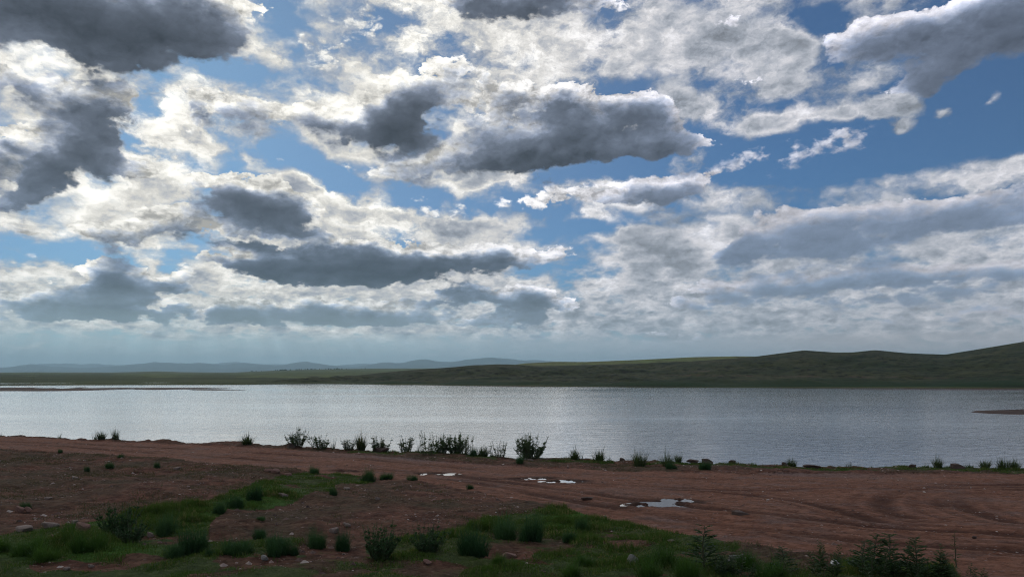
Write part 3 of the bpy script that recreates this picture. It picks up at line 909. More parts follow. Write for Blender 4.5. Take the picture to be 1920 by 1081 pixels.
def shrub_meshes(name, seed, stems=12, lean=.55, leaves=26, ll=.12, lw=.045, hmin=.55, leafmat=None, up=.7, low=.18, twigs=0, spread=.12):
    """upright leafy stems from one root, about 1 wide and 1 high -> stem mesh, foliage mesh"""
    rs = np.random.default_rng(seed)
    st, lv = [], []
    for k in range(stems):
        a = 2 * math.pi * (k + rs.uniform(-.4, .4)) / stems * 2.4
        rr_ = spread * math.sqrt(rs.uniform(0, 1))
        p = np.array([rr_ * math.cos(a), rr_ * math.sin(a), -.03])
        ln = lean * rs.uniform(.1, 1.0)
        H = rs.uniform(hmin, 1.0)
        pts = [p]
        n = 9
        for i in range(n):
            ln2 = ln * (1 - .35 * i / n) + rs.normal(0, .07)
            a2 = a + rs.normal(0, .25)
            pts.append(pts[-1] + H / n * np.array([math.sin(ln2) * math.cos(a2), math.sin(ln2) * math.sin(a2), math.cos(ln2)]))
        pts = np.array(pts)
        st.append(tube(pts, np.linspace(.011, .003, n + 1)))
        lines = [(pts, leaves)]
        for _ in range(twigs):
            i = rs.integers(2, n - 1)
            ta = rs.uniform(0, 2 * math.pi)
            tl = rs.uniform(.12, .26) * (1 - .5 * i / n)
            dirn = np.array([math.cos(ta), math.sin(ta), rs.uniform(.3, 1.1)])
            dirn /= np.linalg.norm(dirn)
            tp = np.array([pts[i] + dirn * tl * f for f in (0, .35, .7, 1.0)])
            st.append(tube(tp, np.linspace(.005, .002, 4)))
            lines.append((tp, leaves // 2))
        for ptz, cnt in lines:
            m_ = len(ptz) - 1
            for j in range(cnt):
                f = rs.uniform(low if cnt == leaves else .1, 1.0) * m_
                i = min(int(f), m_ - 1)
                q = ptz[i] + (ptz[i + 1] - ptz[i]) * (f - i)
                la = rs.uniform(0, 2 * math.pi)
                dirn = np.array([math.cos(la), math.sin(la), up * rs.uniform(.4, 1.5)])
                sz = rs.uniform(.6, 1.15) * (1.1 - .5 * f / m_)
                lv.append((leaf(q, dirn, ll * sz, lw * sz, rs), np.array([[0, 1, 2, 3]])))
    V, Q = merge(st)
    sm = mesh_np(name + '_stem', V, [Q], M_STEM, True)
    V, Q = merge(lv)
    fm_ = mesh_np(name + '_foliage', V, [Q], leafmat or M_LEAF, False)
    return sm, fm_


def weed_meshes(name, seed, stems=4, lean=.35, spread=.2, leafmat=None, sparse=False):
    """tall weed with deeply cut leaves along upright stems -> stem mesh, foliage mesh"""
    rs = np.random.default_rng(seed)
    st, lv = [], []
    for k in range(stems):
        a = rs.uniform(0, 2 * math.pi)
        rr_ = spread * math.sqrt(rs.uniform(0, 1))
        p = np.array([rr_ * math.cos(a), rr_ * math.sin(a), -.04])
        ln = lean * rs.uniform(.1, 1)
        H = rs.uniform(.65, 1.03)
        n = 10
        pts = [p]
        for i in range(n):
            pts.append(pts[-1] + H / n * np.array([math.sin(ln) * math.cos(a), math.sin(ln) * math.sin(a), math.cos(ln)]) + rs.normal(0, .006, 3))
        pts = np.array(pts)
        st.append(tube(pts, np.linspace(.010, .003, n + 1)))
        cnt = 16 if sparse else 34
        for j in range(cnt):
            f = (j + rs.uniform(0, 1)) / cnt
            f = .12 + .88 * f
            i = min(int(f * n), n - 1)
            q = pts[i] + (pts[i + 1] - pts[i]) * (f * n - i)
            la = j * 2.4 + rs.normal(0, .3)
            L = (.24 if not sparse else .13) * (1.12 - .78 * f) * rs.uniform(.75, 1.2)
            dirn = np.array([math.cos(la), math.sin(la), rs.uniform(.35, .95)])
            dirn /= np.linalg.norm(dirn)
            sd_ = np.cross(dirn, [0, 0, 1.0])
            sd_ /= np.linalg.norm(sd_)
            lv.append((leaf(q, dirn, L, L * .20, rs, .12), np.array([[0, 1, 2, 3]])))
            for s_ in (-1, 1):          # side lobes of a cut leaf
                for fr_, ll_ in ((.28, .40), (.52, .36), (.74, .24)):
                    q2 = q + dirn * L * fr_
                    d2 = dirn * .75 + sd_ * s_ * .85
                    lv.append((leaf(q2, d2, L * ll_, L * .13, rs, .15), np.array([[0, 1, 2, 3]])))
    V, Q = merge(st)
    sm = mesh_np(name + '_stem', V, [Q], M_STEM, True)
    V, Q = merge(lv)
    return sm, mesh_np(name + '_foliage', V, [Q], leafmat or M_WEED, False)


def stone_material(name, c0, c1):
    m, n, out = material(name)
    pos = n.node('ShaderNodeTexCoord').outputs['Object']
    a = n.noise(pos, 2.5, 6, .65)
    f_ = n.noise(pos, 11.0, 5, .7)
    c = n.mix(n.rng(a, .35, .65), c0, c1)
    c = n.mix(n.m('MULTIPLY', n.rng(f_, .55, .7), .5), c, n.vm('SCALE', c, scale=.5))
    b_ = n.node('ShaderNodeBump', {'Height': f_, 'Strength': .6, 'Distance': .06})
    p = n.node('ShaderNodeBsdfPrincipled', {'Base Color': c, 'Roughness': .9, 'Normal': b_.outputs[0]})
    n.L.new(p.outputs[0], out.inputs[0])
    return m


ST = {'red': stone_material('red_sandstone', (.20, .105, .080), (.28, .165, .13)),
      'grey': stone_material('grey_stone', (.19, .18, .165), (.30, .285, .26)),
      'pale': stone_material('pale_stone', (.19, .140, .115), (.29, .225, .19)),
      'white': stone_material('white_stone', (.60, .59, .57), (.78, .77, .75)),
      'dark': stone_material('dark_clod', (.070, .046, .036), (.120, .080, .062))}


def stone_mesh(name, mat, seed, slab=False, sub=3):
    import bmesh
    rs = np.random.default_rng(seed)
    bm = bmesh.new()
    bmesh.ops.create_icosphere(bm, subdivisions=sub, radius=.5)
    # chop by random planes: flat facets as on broken rock
    cuts = [(np.array(v) / np.linalg.norm(v), rs.uniform(.24, .40)) for v in rs.normal(0, 1, (11, 3))]
    if slab:
        cuts += [(np.array([.08, .05, 1.0]), .34), (np.array([0, 0, -1.0]), .34)]
    for v in bm.verts:
        p = np.array(v.co)
        for nrm, dd in cuts:
            s = p @ nrm - dd
            if s > 0:
                p = p - nrm * s * .92
        p = p * (1 + .10 * vnoise(p[0] * 4 + seed, p[1] * 4 + p[2] * 3, seed))
        v.co = p
    zmax = max(v.co.z for v in bm.verts)
    zmin = min(v.co.z for v in bm.verts)
    for v in bm.verts:
        v.co.z = (v.co.z - zmin) / (zmax - zmin) - .18
        v.co.x *= 1.15
    me = bpy.data.meshes.new(name)
    bm.to_mesh(me)
    bm.free()
    me.materials.append(mat)
    return me


def unit(*meshes):
    """bring a plant to one metre high and one metre across"""
    allv = []
    for me in meshes:
        a = np.empty(len(me.vertices) * 3, np.float32)
        me.vertices.foreach_get('co', a)
        allv.append(a.reshape(-1, 3))
    c = np.concatenate(allv)
    zt = np.percentile(c[:, 2], 99.7)
    wd = 2 * np.percentile(np.hypot(c[:, 0], c[:, 1]), 93)
    for me, a in zip(meshes, allv):
        me.vertices.foreach_set('co', (a / [wd, wd, zt]).astype(np.float32).ravel())
        me.update()


# --- one of each kind
KIND = {
    'tuft': [tuft_mesh('grass_tuft', M_TUFT, 900, s, .36, .75, .019, .5, .4) for s in (1, 2, 3)],
    'fresh': [tuft_mesh('grass_tuft', M_BRIGHT, 800, s, .38, .8, .019, .45, .5) for s in (4, 5)],
    'spiky': [tuft_mesh('grass_tuft', M_SHORE, 190, s, .22, .8, .034, .6, .25) for s in (6, 7, 8)],
    'plume': [tuft_mesh('grass_tuft', M_PLUME, 120, 9, .16, .35, .030, .5, .12)],
    'sparse': [tuft_mesh('grass_tuft', M_SHORE, 34, s, .22, .7, .034, .4, .3) for s in (10, 11)],
    'shrub': [shrub_meshes('shrub', s, 26, .5, 38, .095, .034, .4, twigs=2, low=.06, spread=.26) for s in (21, 22, 23)],
    'dense': [shrub_meshes('shrub', s, 34, .85, 40, .10, .044, .50, twigs=3, low=.05, spread=.26) for s in (31, 32)],
    'spire': [shrub_meshes('shrub', s, 13, .3, 34, .09, .030, .45, twigs=1, spread=.22, low=.08) for s in (41, 42)],
    'bush': [shrub_meshes('bush', s, 46, .85, 46, .10, .034, .5, M_TUFT, twigs=2, low=.05, spread=.26, up=1.1) for s in (51, 52)],
    'weed': [weed_meshes('weed', s, 5, .4, .22) for s in (61, 62, 63)],
    'weed1': [weed_meshes('weed', s, 1, .2, .02) for s in (64, 65)],
    'weed_thin': [weed_meshes('weed', s, 1, .1, .02, sparse=True) for s in (66,)],
    'red': [stone_mesh('stone', ST['red'], s) for s in (71, 72)], 'redslab': [stone_mesh('stone', ST['red'], s, True) for s in (73, 74)],
    'grey': [stone_mesh('stone', ST['grey'], s) for s in (75, 76)], 'pale': [stone_mesh('stone', ST['pale'], s, True) for s in (77, 78)],
    'white': [stone_mesh('stone', ST['white'], 79)], 'dark': [stone_mesh('stone', ST['dark'], s, True) for s in (80, 81)],
}

for _k in ('tuft', 'fresh', 'spiky', 'plume', 'sparse', 'shrub', 'dense', 'spire', 'bush', 'weed', 'weed1', 'weed_thin'):
    for _m in KIND[_k]:
        unit(*(_m if isinstance(_m, tuple) else (_m,)))

from mathutils.bvhtree import BVHTree
_sel = (np.abs(quads).max(1) < len(co)) & (co[quads[:, 0], 1] > 4) & (co[quads[:, 0], 1] < 42) & (np.abs(np.degrees(np.arctan2(co[quads[:, 0], 0], co[quads[:, 0], 1]))) < 44)
_q = quads[_sel]
_u, _inv = np.unique(_q, return_inverse=True)
BV = BVHTree.FromPolygons([tuple(v) for v in co[_u]], [tuple(f) for f in _inv.reshape(-1, 4)])


def hit(px, py):
    d = Vector(((px - PX0) / F, 1.0, (PY0 - py) / F)).normalized()
    loc, nrm, i, dist = BV.ray_cast(Vector((0, 0, CAM_Z)), d)
    if loc is None or loc.z < -.05:
        # just over the crest of the bank: step down to land
        for dy in (1, 2, 3, 5, 7, 10, 14, 20, 26, 34):
            d = Vector(((px - PX0) / F, 1.0, (PY0 - py - dy) / F)).normalized()
            loc, nrm, i, dist = BV.ray_cast(Vector((0, 0, CAM_Z)), d)
            if loc is not None and loc.z > .1:
                return loc
        g = ground_at(px, py + 4)
        return Vector(g)
    return loc


def drop(x_, y_):
    loc, nrm, i, dist = BV.ray_cast(Vector((x_, y_, 10)), Vector((0, 0, -1)))
    return None if loc is None else loc.z


_count = {}


def plant(kind, px, py, hpx, wpx, label, group, name='grass_tuft', cat='grass', turn=None):
    loc = hit(px, py)
    s = loc.y / F
    h, wd = hpx * s, wpx * s
    k = _count.get(kind, 0)
    _count[kind] = k + 1
    meshes = KIND[kind][k % len(KIND[kind])]
    turn = random.uniform(0, 6.28) if turn is None else turn
    if isinstance(meshes, tuple):
        root = bpy.data.objects.new(name, None)
        root.empty_display_size = .1
        COL.objects.link(root)
        for nm, me in zip(('stem', 'foliage'), meshes):
            add(nm, me, root)
    else:
        root = add(name, meshes)
    root.location = loc
    root.rotation_euler = (0, 0, turn)
    if kind in ('tuft', 'fresh'):
        wd, h = wd * 1.12, h * 1.22
    elif kind in ('spiky', 'sparse'):
        wd, h = wd * 1.1, h * 1.2
    root.scale = (wd, wd, h)
    tag(root, label, cat, group)
    return root


def stone(kind, px, py, wpx, hpx, label, name='stone', cat='stone', group='stones lying on the slope and bank', turn=None):
    loc = hit(px, py)
    s = loc.y / F
    k = _count.get(kind, 0)
    _count[kind] = k + 1
    o_ = add(name, KIND[kind][k % len(KIND[kind])])
    o_.location = loc
    o_.rotation_euler = (random.uniform(-.12, .12), random.uniform(-.12, .12), random.uniform(-.5, .5) if turn is None else turn)
    o_.scale = (wpx * s, wpx * s * .75, max(hpx * s * 1.35, .02))
    tag(o_, label, cat, group)
    return o_


G_SHORE = 'plants along the lake shore'
G_SLOPE = 'tufts on the bare slope'
G_FRONT = 'grass tufts in the near turf'
G_WEED = 'tall weeds in the near right corner'
SHORE = [
    ('sparse', 3, 813, 8, 8, 'tiny dark tuft on the bank at the left edge of the photo', 'g'),
    ('sparse', 110, 819, 9, 12, 'very small low tuft on the bank, second from the left edge', 'g'),
    ('sparse', 176, 822, 13, 14, 'thin wispy tuft on the bank just left of a dark round tuft', 'g'),
    ('spiky', 190, 823, 17, 18, 'dark fanned tuft on the bank, left one of a pair', 'g'),
    ('spiky', 217, 823, 19, 14, 'narrow dark upright tuft on the bank, right one of a pair', 'g'),
    ('spiky', 459, 832, 19, 30, 'lone wide low bristly tuft on the bank between the tuft pair and the shrubs', 'g'),
    ('shrub', 554, 836, 34, 42, 'open spiky shrub, first of the shore shrubs from the left', 's'),
    ('shrub', 601, 841, 28, 40, 'low leafy shrub with tips pointing right, second of the shore shrubs', 's'),
    ('sparse', 622, 841, 22, 16, 'grassy clump leaning out at the right side of the second shore shrub', 'g'),
    ('shrub', 655, 843, 22, 28, 'small ragged shrub just left of the cone shaped plumed grass', 's'),
    ('spiky', 677, 843, 30, 24, 'dense cone shaped grass clump with pale plumes on the shore', 'g'),
    ('plume', 674, 842, 40, 20, 'pale feathery seed stalks rising from the cone shaped clump', 'g'),
    ('shrub', 713, 844, 30, 38, 'leafy shrub behind the flat dark stone on the shore', 's'),
    ('plume', 717, 843, 36, 12, 'pale thin seed stalks standing up behind the flat dark stone', 'g'),
    ('shrub', 762, 846, 30, 34, 'neat pointed shrub standing alone left of the big shrub thicket', 's'),
    ('sparse', 787, 847, 20, 14, 'single thin leaning sprig at the left foot of the big thicket', 'g'),
    ('spire', 802, 852, 46, 34, 'shrub with tall spires at the left end of the big thicket', 's'),
    ('dense', 828, 849, 36, 32, 'dark dense rounded shrub in the middle of the big thicket', 's'),
    ('dense', 856, 849, 38, 44, 'broad leafy shrub with branching tips in the right of the big thicket', 's'),
    ('spire', 874, 849, 38, 26, 'thin spires sticking out at the right end of the big thicket', 's'),
    ('tuft', 889, 854, 18, 14, 'small dense tuft right after the big thicket', 'g'),
    ('spiky', 906, 855, 20, 26, 'fanned tuft leaning left between the thicket and the open spired shrub', 'g'),
    ('spire', 934, 853, 32, 34, 'open shrub of separate spires between the thicket and the big round shrub', 's'),
    ('dense', 996, 857, 44, 58, 'biggest round dark shrub on the shore, standing by itself', 's'),
    ('spire', 988, 856, 50, 34, 'tall spikes growing out at the left of the biggest round shrub', 's'),
    ('tuft', 975, 867, 16, 18, 'small low clump on the road side of the biggest round shrub', 'g'),
    ('spiky', 1074, 860, 21, 26, 'fanned dark tuft, first to the right of the biggest round shrub', 'g'),
    ('sparse', 1088, 860, 12, 12, 'few thin blades beside the first tuft right of the biggest shrub', 'g'),
    ('spiky', 1124, 864, 24, 26, 'fanned dark tuft, second to the right of the biggest round shrub', 'g'),
    ('sparse', 1140, 864, 13, 12, 'little wisp close right of the second fanned tuft', 'g'),
    ('spiky', 1196, 873, 29, 36, 'largest bristly tuft right of the shrubs, at the edge of the road', 'g'),
    ('spiky', 1248, 874, 26, 28, 'double topped tuft in front of a smaller tuft at the water', 'g'),
    ('tuft', 1257, 878, 14, 22, 'low dark cushion of grass at the foot of the double topped tuft', 'g'),
    ('spiky', 1272, 861, 17, 18, 'small tuft right at the water behind the double topped tuft', 'g'),
    ('tuft', 1322, 879, 17, 22, 'dark low clump growing against the peaked shore rocks', 'g'),
    ('spiky', 1486, 869, 16, 24, 'fine fanned tuft beside a small dark rock, far from its neighbours', 'g'),
    ('sparse', 1591, 871, 11, 14, 'two or three thin sprigs alone on the bank in a long gap', 'g'),
    ('sparse', 1737, 876, 11, 10, 'small wisp left of the round dark tuft on the right bank', 'g'),
    ('spiky', 1755, 876, 22, 22, 'round dark upright tuft left of the dark flat boulder', 'g'),
    ('sparse', 1816, 875, 9, 22, 'low sparse sprigs between the dark flat boulder and the next tuft', 'g'),
    ('spiky', 1847, 875, 17, 24, 'grey green fanned tuft right of the dark flat boulder', 'g'),
    ('spiky', 1883, 876, 20, 24, 'left one of two touching tufts near the right edge of the bank', 'g'),
    ('spiky', 1906, 876, 20, 24, 'right one of two touching tufts near the right edge of the bank', 'g'),
]
for kd, px, py, h, wd, lab, t in SHORE:
    plant(kd, px, py, h, wd, lab, G_SHORE, 'shrub' if t == 's' else 'grass_tuft', 'shrub' if t == 's' else 'grass')

SLOPE = [
    ('tuft', 113, 848, 8, 10, 'tiny tuft at the lower edge of the road, highest on the bare slope at left'),
    ('tuft', 228, 857, 7, 12, 'low flat tuft just under the road edge on the left slope'),
    ('tuft', 204, 877, 13, 15, 'small dark tuft in the middle of the left slope, left of another like it'),
    ('tuft', 163, 884, 13, 9, 'narrow small tuft lowest left of three on the left slope'),
    ('tuft', 292, 877, 13, 14, 'small round tuft on the slope, right one of three small ones'),
    ('tuft', 48, 954, 15, 18, 'small tuft above the two red stones at the left'),
    ('tuft', 588, 886, 13, 20, 'small tuft at the road edge at the top of the green strip'),
    ('tuft', 688, 902, 24, 30, 'dark bushy tuft on the road edge beside the dim puddle'),
    ('tuft', 725, 897, 13, 24, 'low dark tuft on the road edge right of a bushy one'),
    ('tuft', 773, 900, 12, 18, 'dark small tuft at the road edge under the first bright puddle'),
    ('tuft', 879, 916, 10, 16, 'faint small tuft at the road edge below the long puddle'),
    ('tuft', 477, 936, 30, 28, 'round dark tuft, upper one of three stepping down the green strip'),
    ('tuft', 440, 953, 31, 28, 'round dark tuft, middle one of three stepping down the green strip'),
    ('tuft', 410, 962, 25, 24, 'smaller dark tuft, lower one of three stepping down the green strip'),
    ('tuft', 625, 928, 16, 14, 'single small tuft on the brown mound right of the green strip'),
    ('tuft', 490, 974, 8, 18, 'very low dark tuft on the brown soil below the green strip'),
]
for kd, px, py, h, wd, lab in SLOPE:
    plant(kd, px, py, h, wd, lab, G_SLOPE)

FRONT = [
    ('bush', 222, 1004, 58, 68, 'largest dark leafy bush on the left, at the head of the green hollow', 1),
    ('bush', 247, 1016, 40, 58, 'lower dark bush growing at the right foot of the largest left bush', 1),
    ('tuft', 318, 1000, 38, 42, 'rounded dark tuft right of the large left bush', 0),
    ('tuft', 364, 1036, 50, 52, 'tall spreading blue green tuft right of the left bushes', 0),
    ('tuft', 326, 1046, 32, 34, 'smaller tuft at the left foot of the tall spreading one', 0),
    ('tuft', 395, 1040, 15, 20, 'little tuft at the right foot of the tall spreading one', 0),
    ('fresh', 120, 1008, 30, 38, 'bright green tuft standing among red stones at left', 0),
    ('fresh', 52, 1040, 38, 52, 'bright green clump nearest the left edge but one', 0),
    ('fresh', 12, 1032, 30, 36, 'dark green clump cut by the left edge of the photo', 0),
    ('fresh', 85, 1050, 34, 42, 'bright low clump between the left edge clumps, nearest the viewer', 0),
    ('fresh', 146, 1036, 38, 42, 'bright green clump in the middle of the left row', 0),
    ('fresh', 182, 1032, 38, 42, 'bright green clump at the right end of the left row, before the large bush', 0),
    ('tuft', 447, 1040, 32, 56, 'wide low dark tuft left of a taller one in the turf', 0),
    ('tuft', 520, 1038, 42, 54, 'full round tuft between the wide low tuft and the stony patch', 0),
    ('tuft', 548, 1040, 20, 24, 'small dark tuft at the right foot of the full round tuft', 0),
    ('tuft', 490, 1008, 20, 30, 'small tuft on bare soil behind the full round tuft', 0),
    ('tuft', 592, 1026, 36, 38, 'upright tuft just left of the flat pinkish stone', 0),
    ('tuft', 648, 1030, 36, 36, 'upright tuft just right of the flat pinkish stone', 0),
    ('bush', 714, 1046, 62, 70, 'large round dark bush in the middle of the near turf', 1),
    ('bush', 803, 1034, 50, 64, 'wide dark bush right of the large round one', 1),
    ('tuft', 880, 1038, 48, 62, 'soft spreading green tuft right of the wide dark bush', 0),
    ('tuft', 946, 1010, 46, 54, 'dense dark tuft, left one of a large pair near the road edge', 0),
    ('tuft', 1001, 1014, 50, 50, 'dense dark tuft, right one of a large pair near the road edge', 0),
    ('tuft', 1068, 1014, 22, 24, 'small dark tuft between the large pair and the road', 0),
    ('tuft', 1092, 995, 32, 26, 'narrow tuft in lush grass closest to the road edge', 0),
    ('fresh', 935, 1056, 24, 34, 'low loose tuft left of the flat brown stone at the bottom', 0),
    ('fresh', 1098, 1058, 22, 36, 'low loose tuft left of the round grey stone', 0),
    ('fresh', 1065, 1080, 30, 40, 'loose tuft at the bottom edge below the round grey stone', 0),
    ('fresh', 1240, 1060, 40, 60, 'tall rank grass clump right of the round grey stone', 0),
    ('fresh', 1290, 1080, 46, 60, 'tall rank grass clump at the bottom edge, right of centre', 0),
    ('fresh', 1215, 1084, 44, 50, 'rank grass clump at the bottom edge straight below the largest puddle', 0),
    ('fresh', 1400, 1066, 34, 60, 'grass clump behind the grey dry twigs', 0),
    ('fresh', 1450, 1084, 34, 60, 'grass clump in front of the grey dry twigs', 0),
]
for kd, px, py, h, wd, lab, b in FRONT:
    plant(kd, px, py, h, wd, lab, G_FRONT, 'bush' if b else 'grass_tuft', 'bush' if b else 'grass')

WEEDS = [
    ('weed1', 1316, 1066, 86, 70, 'tallest single stemmed weed standing up against the road'),
    ('weed', 1345, 1078, 56, 60, 'leafy weed with arching stems just right of the tallest single weed'),
    ('weed', 1385, 1084, 50, 60, 'bushy weed left of the grey dry twigs'),
    ('weed1', 1476, 1070, 46, 46, 'single weed between the dry twigs and the forked weed'),
    ('weed', 1548, 1082, 66, 66, 'forked leafy weed just left of the white stone'),
    ('weed1', 1612, 1076, 66, 54, 'slender weed just right of the white stone'),
    ('weed1', 1630, 1074, 78, 60, 'pale topped weed at the left of the big weed clump'),
    ('weed', 1642, 1088, 64, 60, 'low leafy weed at the left foot of the big weed clump'),
    ('weed1', 1665, 1080, 80, 64, 'tall dark weed in the left of the big weed clump'),
    ('weed', 1690, 1090, 76, 76, 'dense dark weed in the middle of the big weed clump'),
    ('weed1', 1722, 1082, 76, 60, 'tall weed in the middle right of the big weed clump'),
    ('weed', 1742, 1090, 70, 74, 'dense weed at the right of the big weed clump'),
    ('weed1', 1768, 1090, 58, 50, 'short weed leaning out at the right end of the big weed clump'),
    ('weed_thin', 1793, 1062, 66, 24, 'thin bare stemmed weed standing alone on the red road'),
    ('weed', 1815, 1098, 40, 60, 'low weed at the bottom edge right of the big weed clump'),
]
for kd, px, py, h, wd, lab in WEEDS:
    plant(kd, px, py, h, wd, lab, G_WEED, 'weed', 'weed')

STONES = [
    ('red', 37, 959, 16, 11, 'reddish stone, left one of two under the small tuft at far left'), ('red', 53, 960, 16, 11, 'reddish stone, right one of two under the small tuft at far left'),
    ('pale', 46, 995, 32, 10, 'flat pinkish slab at the left, nearest the left edge'), ('pale', 93, 987, 30, 9, 'long pale slab left of the bright green tuft'),
    ('red', 155, 993, 26, 15, 'dark red block right of the bright green tuft'), ('pale', 140, 983, 13, 9, 'small pale stone above the dark red block'),
    ('pale', 281, 1006, 15, 9, 'pinkish stone between the large left bush and the rounded tuft'), ('red', 98, 1007, 10, 6, 'small red stone at the left foot of the bright green tuft'),
    ('pale', 626, 998, 18, 9, 'flat pinkish stone between two upright tufts'), ('pale', 530, 930, 18, 6, 'pale slab lying on the green strip'),
    ('redslab', 503, 883, 14, 5, 'small red slab under the road edge, left one of three'), ('redslab', 518, 886, 17, 8, 'tilted red slab under the road edge, middle one of three'),
    ('redslab', 540, 891, 12, 5, 'small red slab under the road edge, right one of three'), ('pale', 332, 880, 13, 5, 'pale sliver of stone high on the left slope'),
    ('pale', 140, 896, 16, 4, 'thin pale slab in the middle of the left slope'), ('pale', 90, 936, 14, 5, 'thin pale slab above the two red stones'),
    ('grey', 496, 1049, 15, 9, 'grey stone in the turf below the full round tuft'), ('red', 954, 1044, 28, 9, 'flat brown stone in the near turf'),
    ('grey', 1187, 1056, 22, 17, 'round grey stone in the near turf'), ('white', 1564, 1062, 21, 13, 'white stone in the grass near the bottom right'),
    ('dark', 715, 842, 30, 8, 'flat dark stone in front of a shore shrub'), ('dark', 545, 838, 16, 7, 'dark clod of bank under the first shore shrub'),
    ('dark', 1300, 866, 24, 6, 'rounded dark rock on the shore, left of the peaked one'), ('dark', 1325, 868, 24, 8, 'peaked dark rock on the shore'),
    ('dark', 1374, 868, 12, 6, 'small dark rock on the shore right of the peaked one'), ('dark', 1470, 870, 14, 6, 'small dark rock beside the fine fanned tuft'),
    ('dark', 1524, 871, 40, 5, 'long low slab on the shore right of the fine fanned tuft'), ('dark', 1794, 876, 28, 8, 'dark flat boulder on the right bank'),
    ('dark', 1712, 876, 12, 6, 'small dark rock left of the round upright tuft'), ('dark', 1166, 860, 12, 4, 'tiny dark rock at the water left of the large bristly tuft'),
    ('pale', 994, 863, 12, 3, 'pale flake of stone at the foot of the biggest round shrub'), ('dark', 1102, 936, 26, 5, 'flat dark clod on the red track left of the largest puddle'),
    ('dark', 1388, 964, 42, 6, 'wide dark clod on the red track right of the largest puddle'), ('red', 800, 1056, 22, 8, 'reddish stone half sunk in turf below the wide dark bush'),
    ('pale', 650, 918, 11, 5, 'small pale stone on the brown mound, upper one'), ('pale', 707, 936, 9, 5, 'small yellowish stone on the brown mound, lower one'),
    ('pale', 906, 986, 8, 5, 'tiny pale stone behind the large tuft pair'), ('pale', 650, 985, 16, 6, 'pale flat stone on the brown mound above the upright tufts'),
    ('dark', 1827, 1009, 9, 5, 'small dark clod alone on the red road at right'), ('pale', 1258, 1015, 14, 4, 'small pale flake beside the road edge above the rank grass'),
    ('pale', 170, 1062, 12, 5, 'small buff stone in the turf at the bottom left'), ('pale', 125, 1068, 12, 6, 'buff stone at the bottom left below the left row of clumps'),
]
for kd, px, py, wd, h, lab in STONES:
    stone(kd, px, py, wd, h, lab)

# dry twigs lying in the grass
def twigs():
    loc = hit(1386, 1056)
    rs = np.random.default_rng(5)
    ps = []
    for k, (a, L, zz) in enumerate(((.12, .30, .05), (-.22, .24, .07), (.35, .20, .09), (.02, .18, .04))):
        d = np.array([math.cos(a), math.sin(a), rs.uniform(-.05, .12)])
        c = np.array([rs.uniform(-.03, .03), rs.uniform(-.05, .05), zz])
        ps.append(tube([c - d * L / 2, c - d * L * .1 + rs.normal(0, .008, 3), c + d * L * .2 + rs.normal(0, .008, 3), c + d * L / 2], [.011, .010, .008, .004], 5))
    V, Q = merge(ps)
    m, n, out = material('dry_wood')
    f_ = n.noise(n.node('ShaderNodeTexCoord').outputs['Object'], 30, 4, .6)
    p = n.node('ShaderNodeBsdfPrincipled', {'Base Color': n.mix(f_, (.16, .15, .14), (.42, .40, .37)), 'Roughness': .9})
    n.L.new(p.outputs[0], out.inputs[0])
    o_ = add('dry_branch', mesh_np('dry_branch', V, [Q], m))
    o_.location = loc
    tag(o_, 'bleached grey dry twigs lying in the grass near the bottom right', 'branch')


twigs()

# --- turf: short grass over the near ground, thickest where the ground is green
_g = ATT['grass']
_quad_ok = _sel & (co[quads[:, 0], 1] < 32) & (_g[quads].mean(1) > .25)
_fq = quads[_quad_ok]
a_ = co[_fq]
area = np.linalg.norm(np.cross(a_[:, 2] - a_[:, 0], a_[:, 3] - a_[:, 1]), axis=1) / 2
yy_ = a_[:, 0, 1]
g_ = _g[_fq].mean(1)
lush_ = ATT['lush'][_fq].mean(1)
vg_ = verge[_fq].mean(1)
patch = np.clip(.75 + 1.5 * fbm(a_[:, 0, 0] * 1.6, a_[:, 0, 1] * 1.6, 3, 131), .08, 1.6)
dens_ = area * np.where(yy_ < 14, 5200, 2200) * (.25 + .75 * g_) * patch * (1 + .9 * lush_)
cum = np.cumsum(dens_)
NB = int(min(260000, cum[-1]))
pick = np.searchsorted(cum, rng.uniform(0, cum[-1], NB))
f1, f2 = rng.uniform(0, 1, (2, NB))
P = a_[pick]
base_ = (P[:, 0] * ((1 - f1) * (1 - f2))[:, None] + P[:, 1] * (f1 * (1 - f2))[:, None] + P[:, 2] * (f1 * f2)[:, None] + P[:, 3] * ((1 - f1) * f2)[:, None])
base_[:, 2] -= .004
tall = np.clip(1 + 2.4 * fbm(base_[:, 0] * 2.3, base_[:, 1] * 2.3, 3, 133), .45, 1.9)
hgt_ = tall * rng.uniform(.020, .055, NB) * (1 + .9 * lush_[pick]) * np.clip(patch[pick], .6, 1.3) * (1 + .4 * (vg_[pick] > .3))
wid_ = np.where(base_[:, 1] < 14, .006, .010) * rng.uniform(.7, 1.4, NB)
Vb, Qb, Tb = blades(base_, rng.uniform(0, 6.28, NB), np.abs(rng.normal(.25, .35, NB)), hgt_, wid_, rng, 2, .7)
o = add('grass', mesh_np('grass', Vb, [Qb, Tb], M_TURF))
tag(o, 'short patchy green turf growing on the near ground below the track', 'grass', kind='stuff')

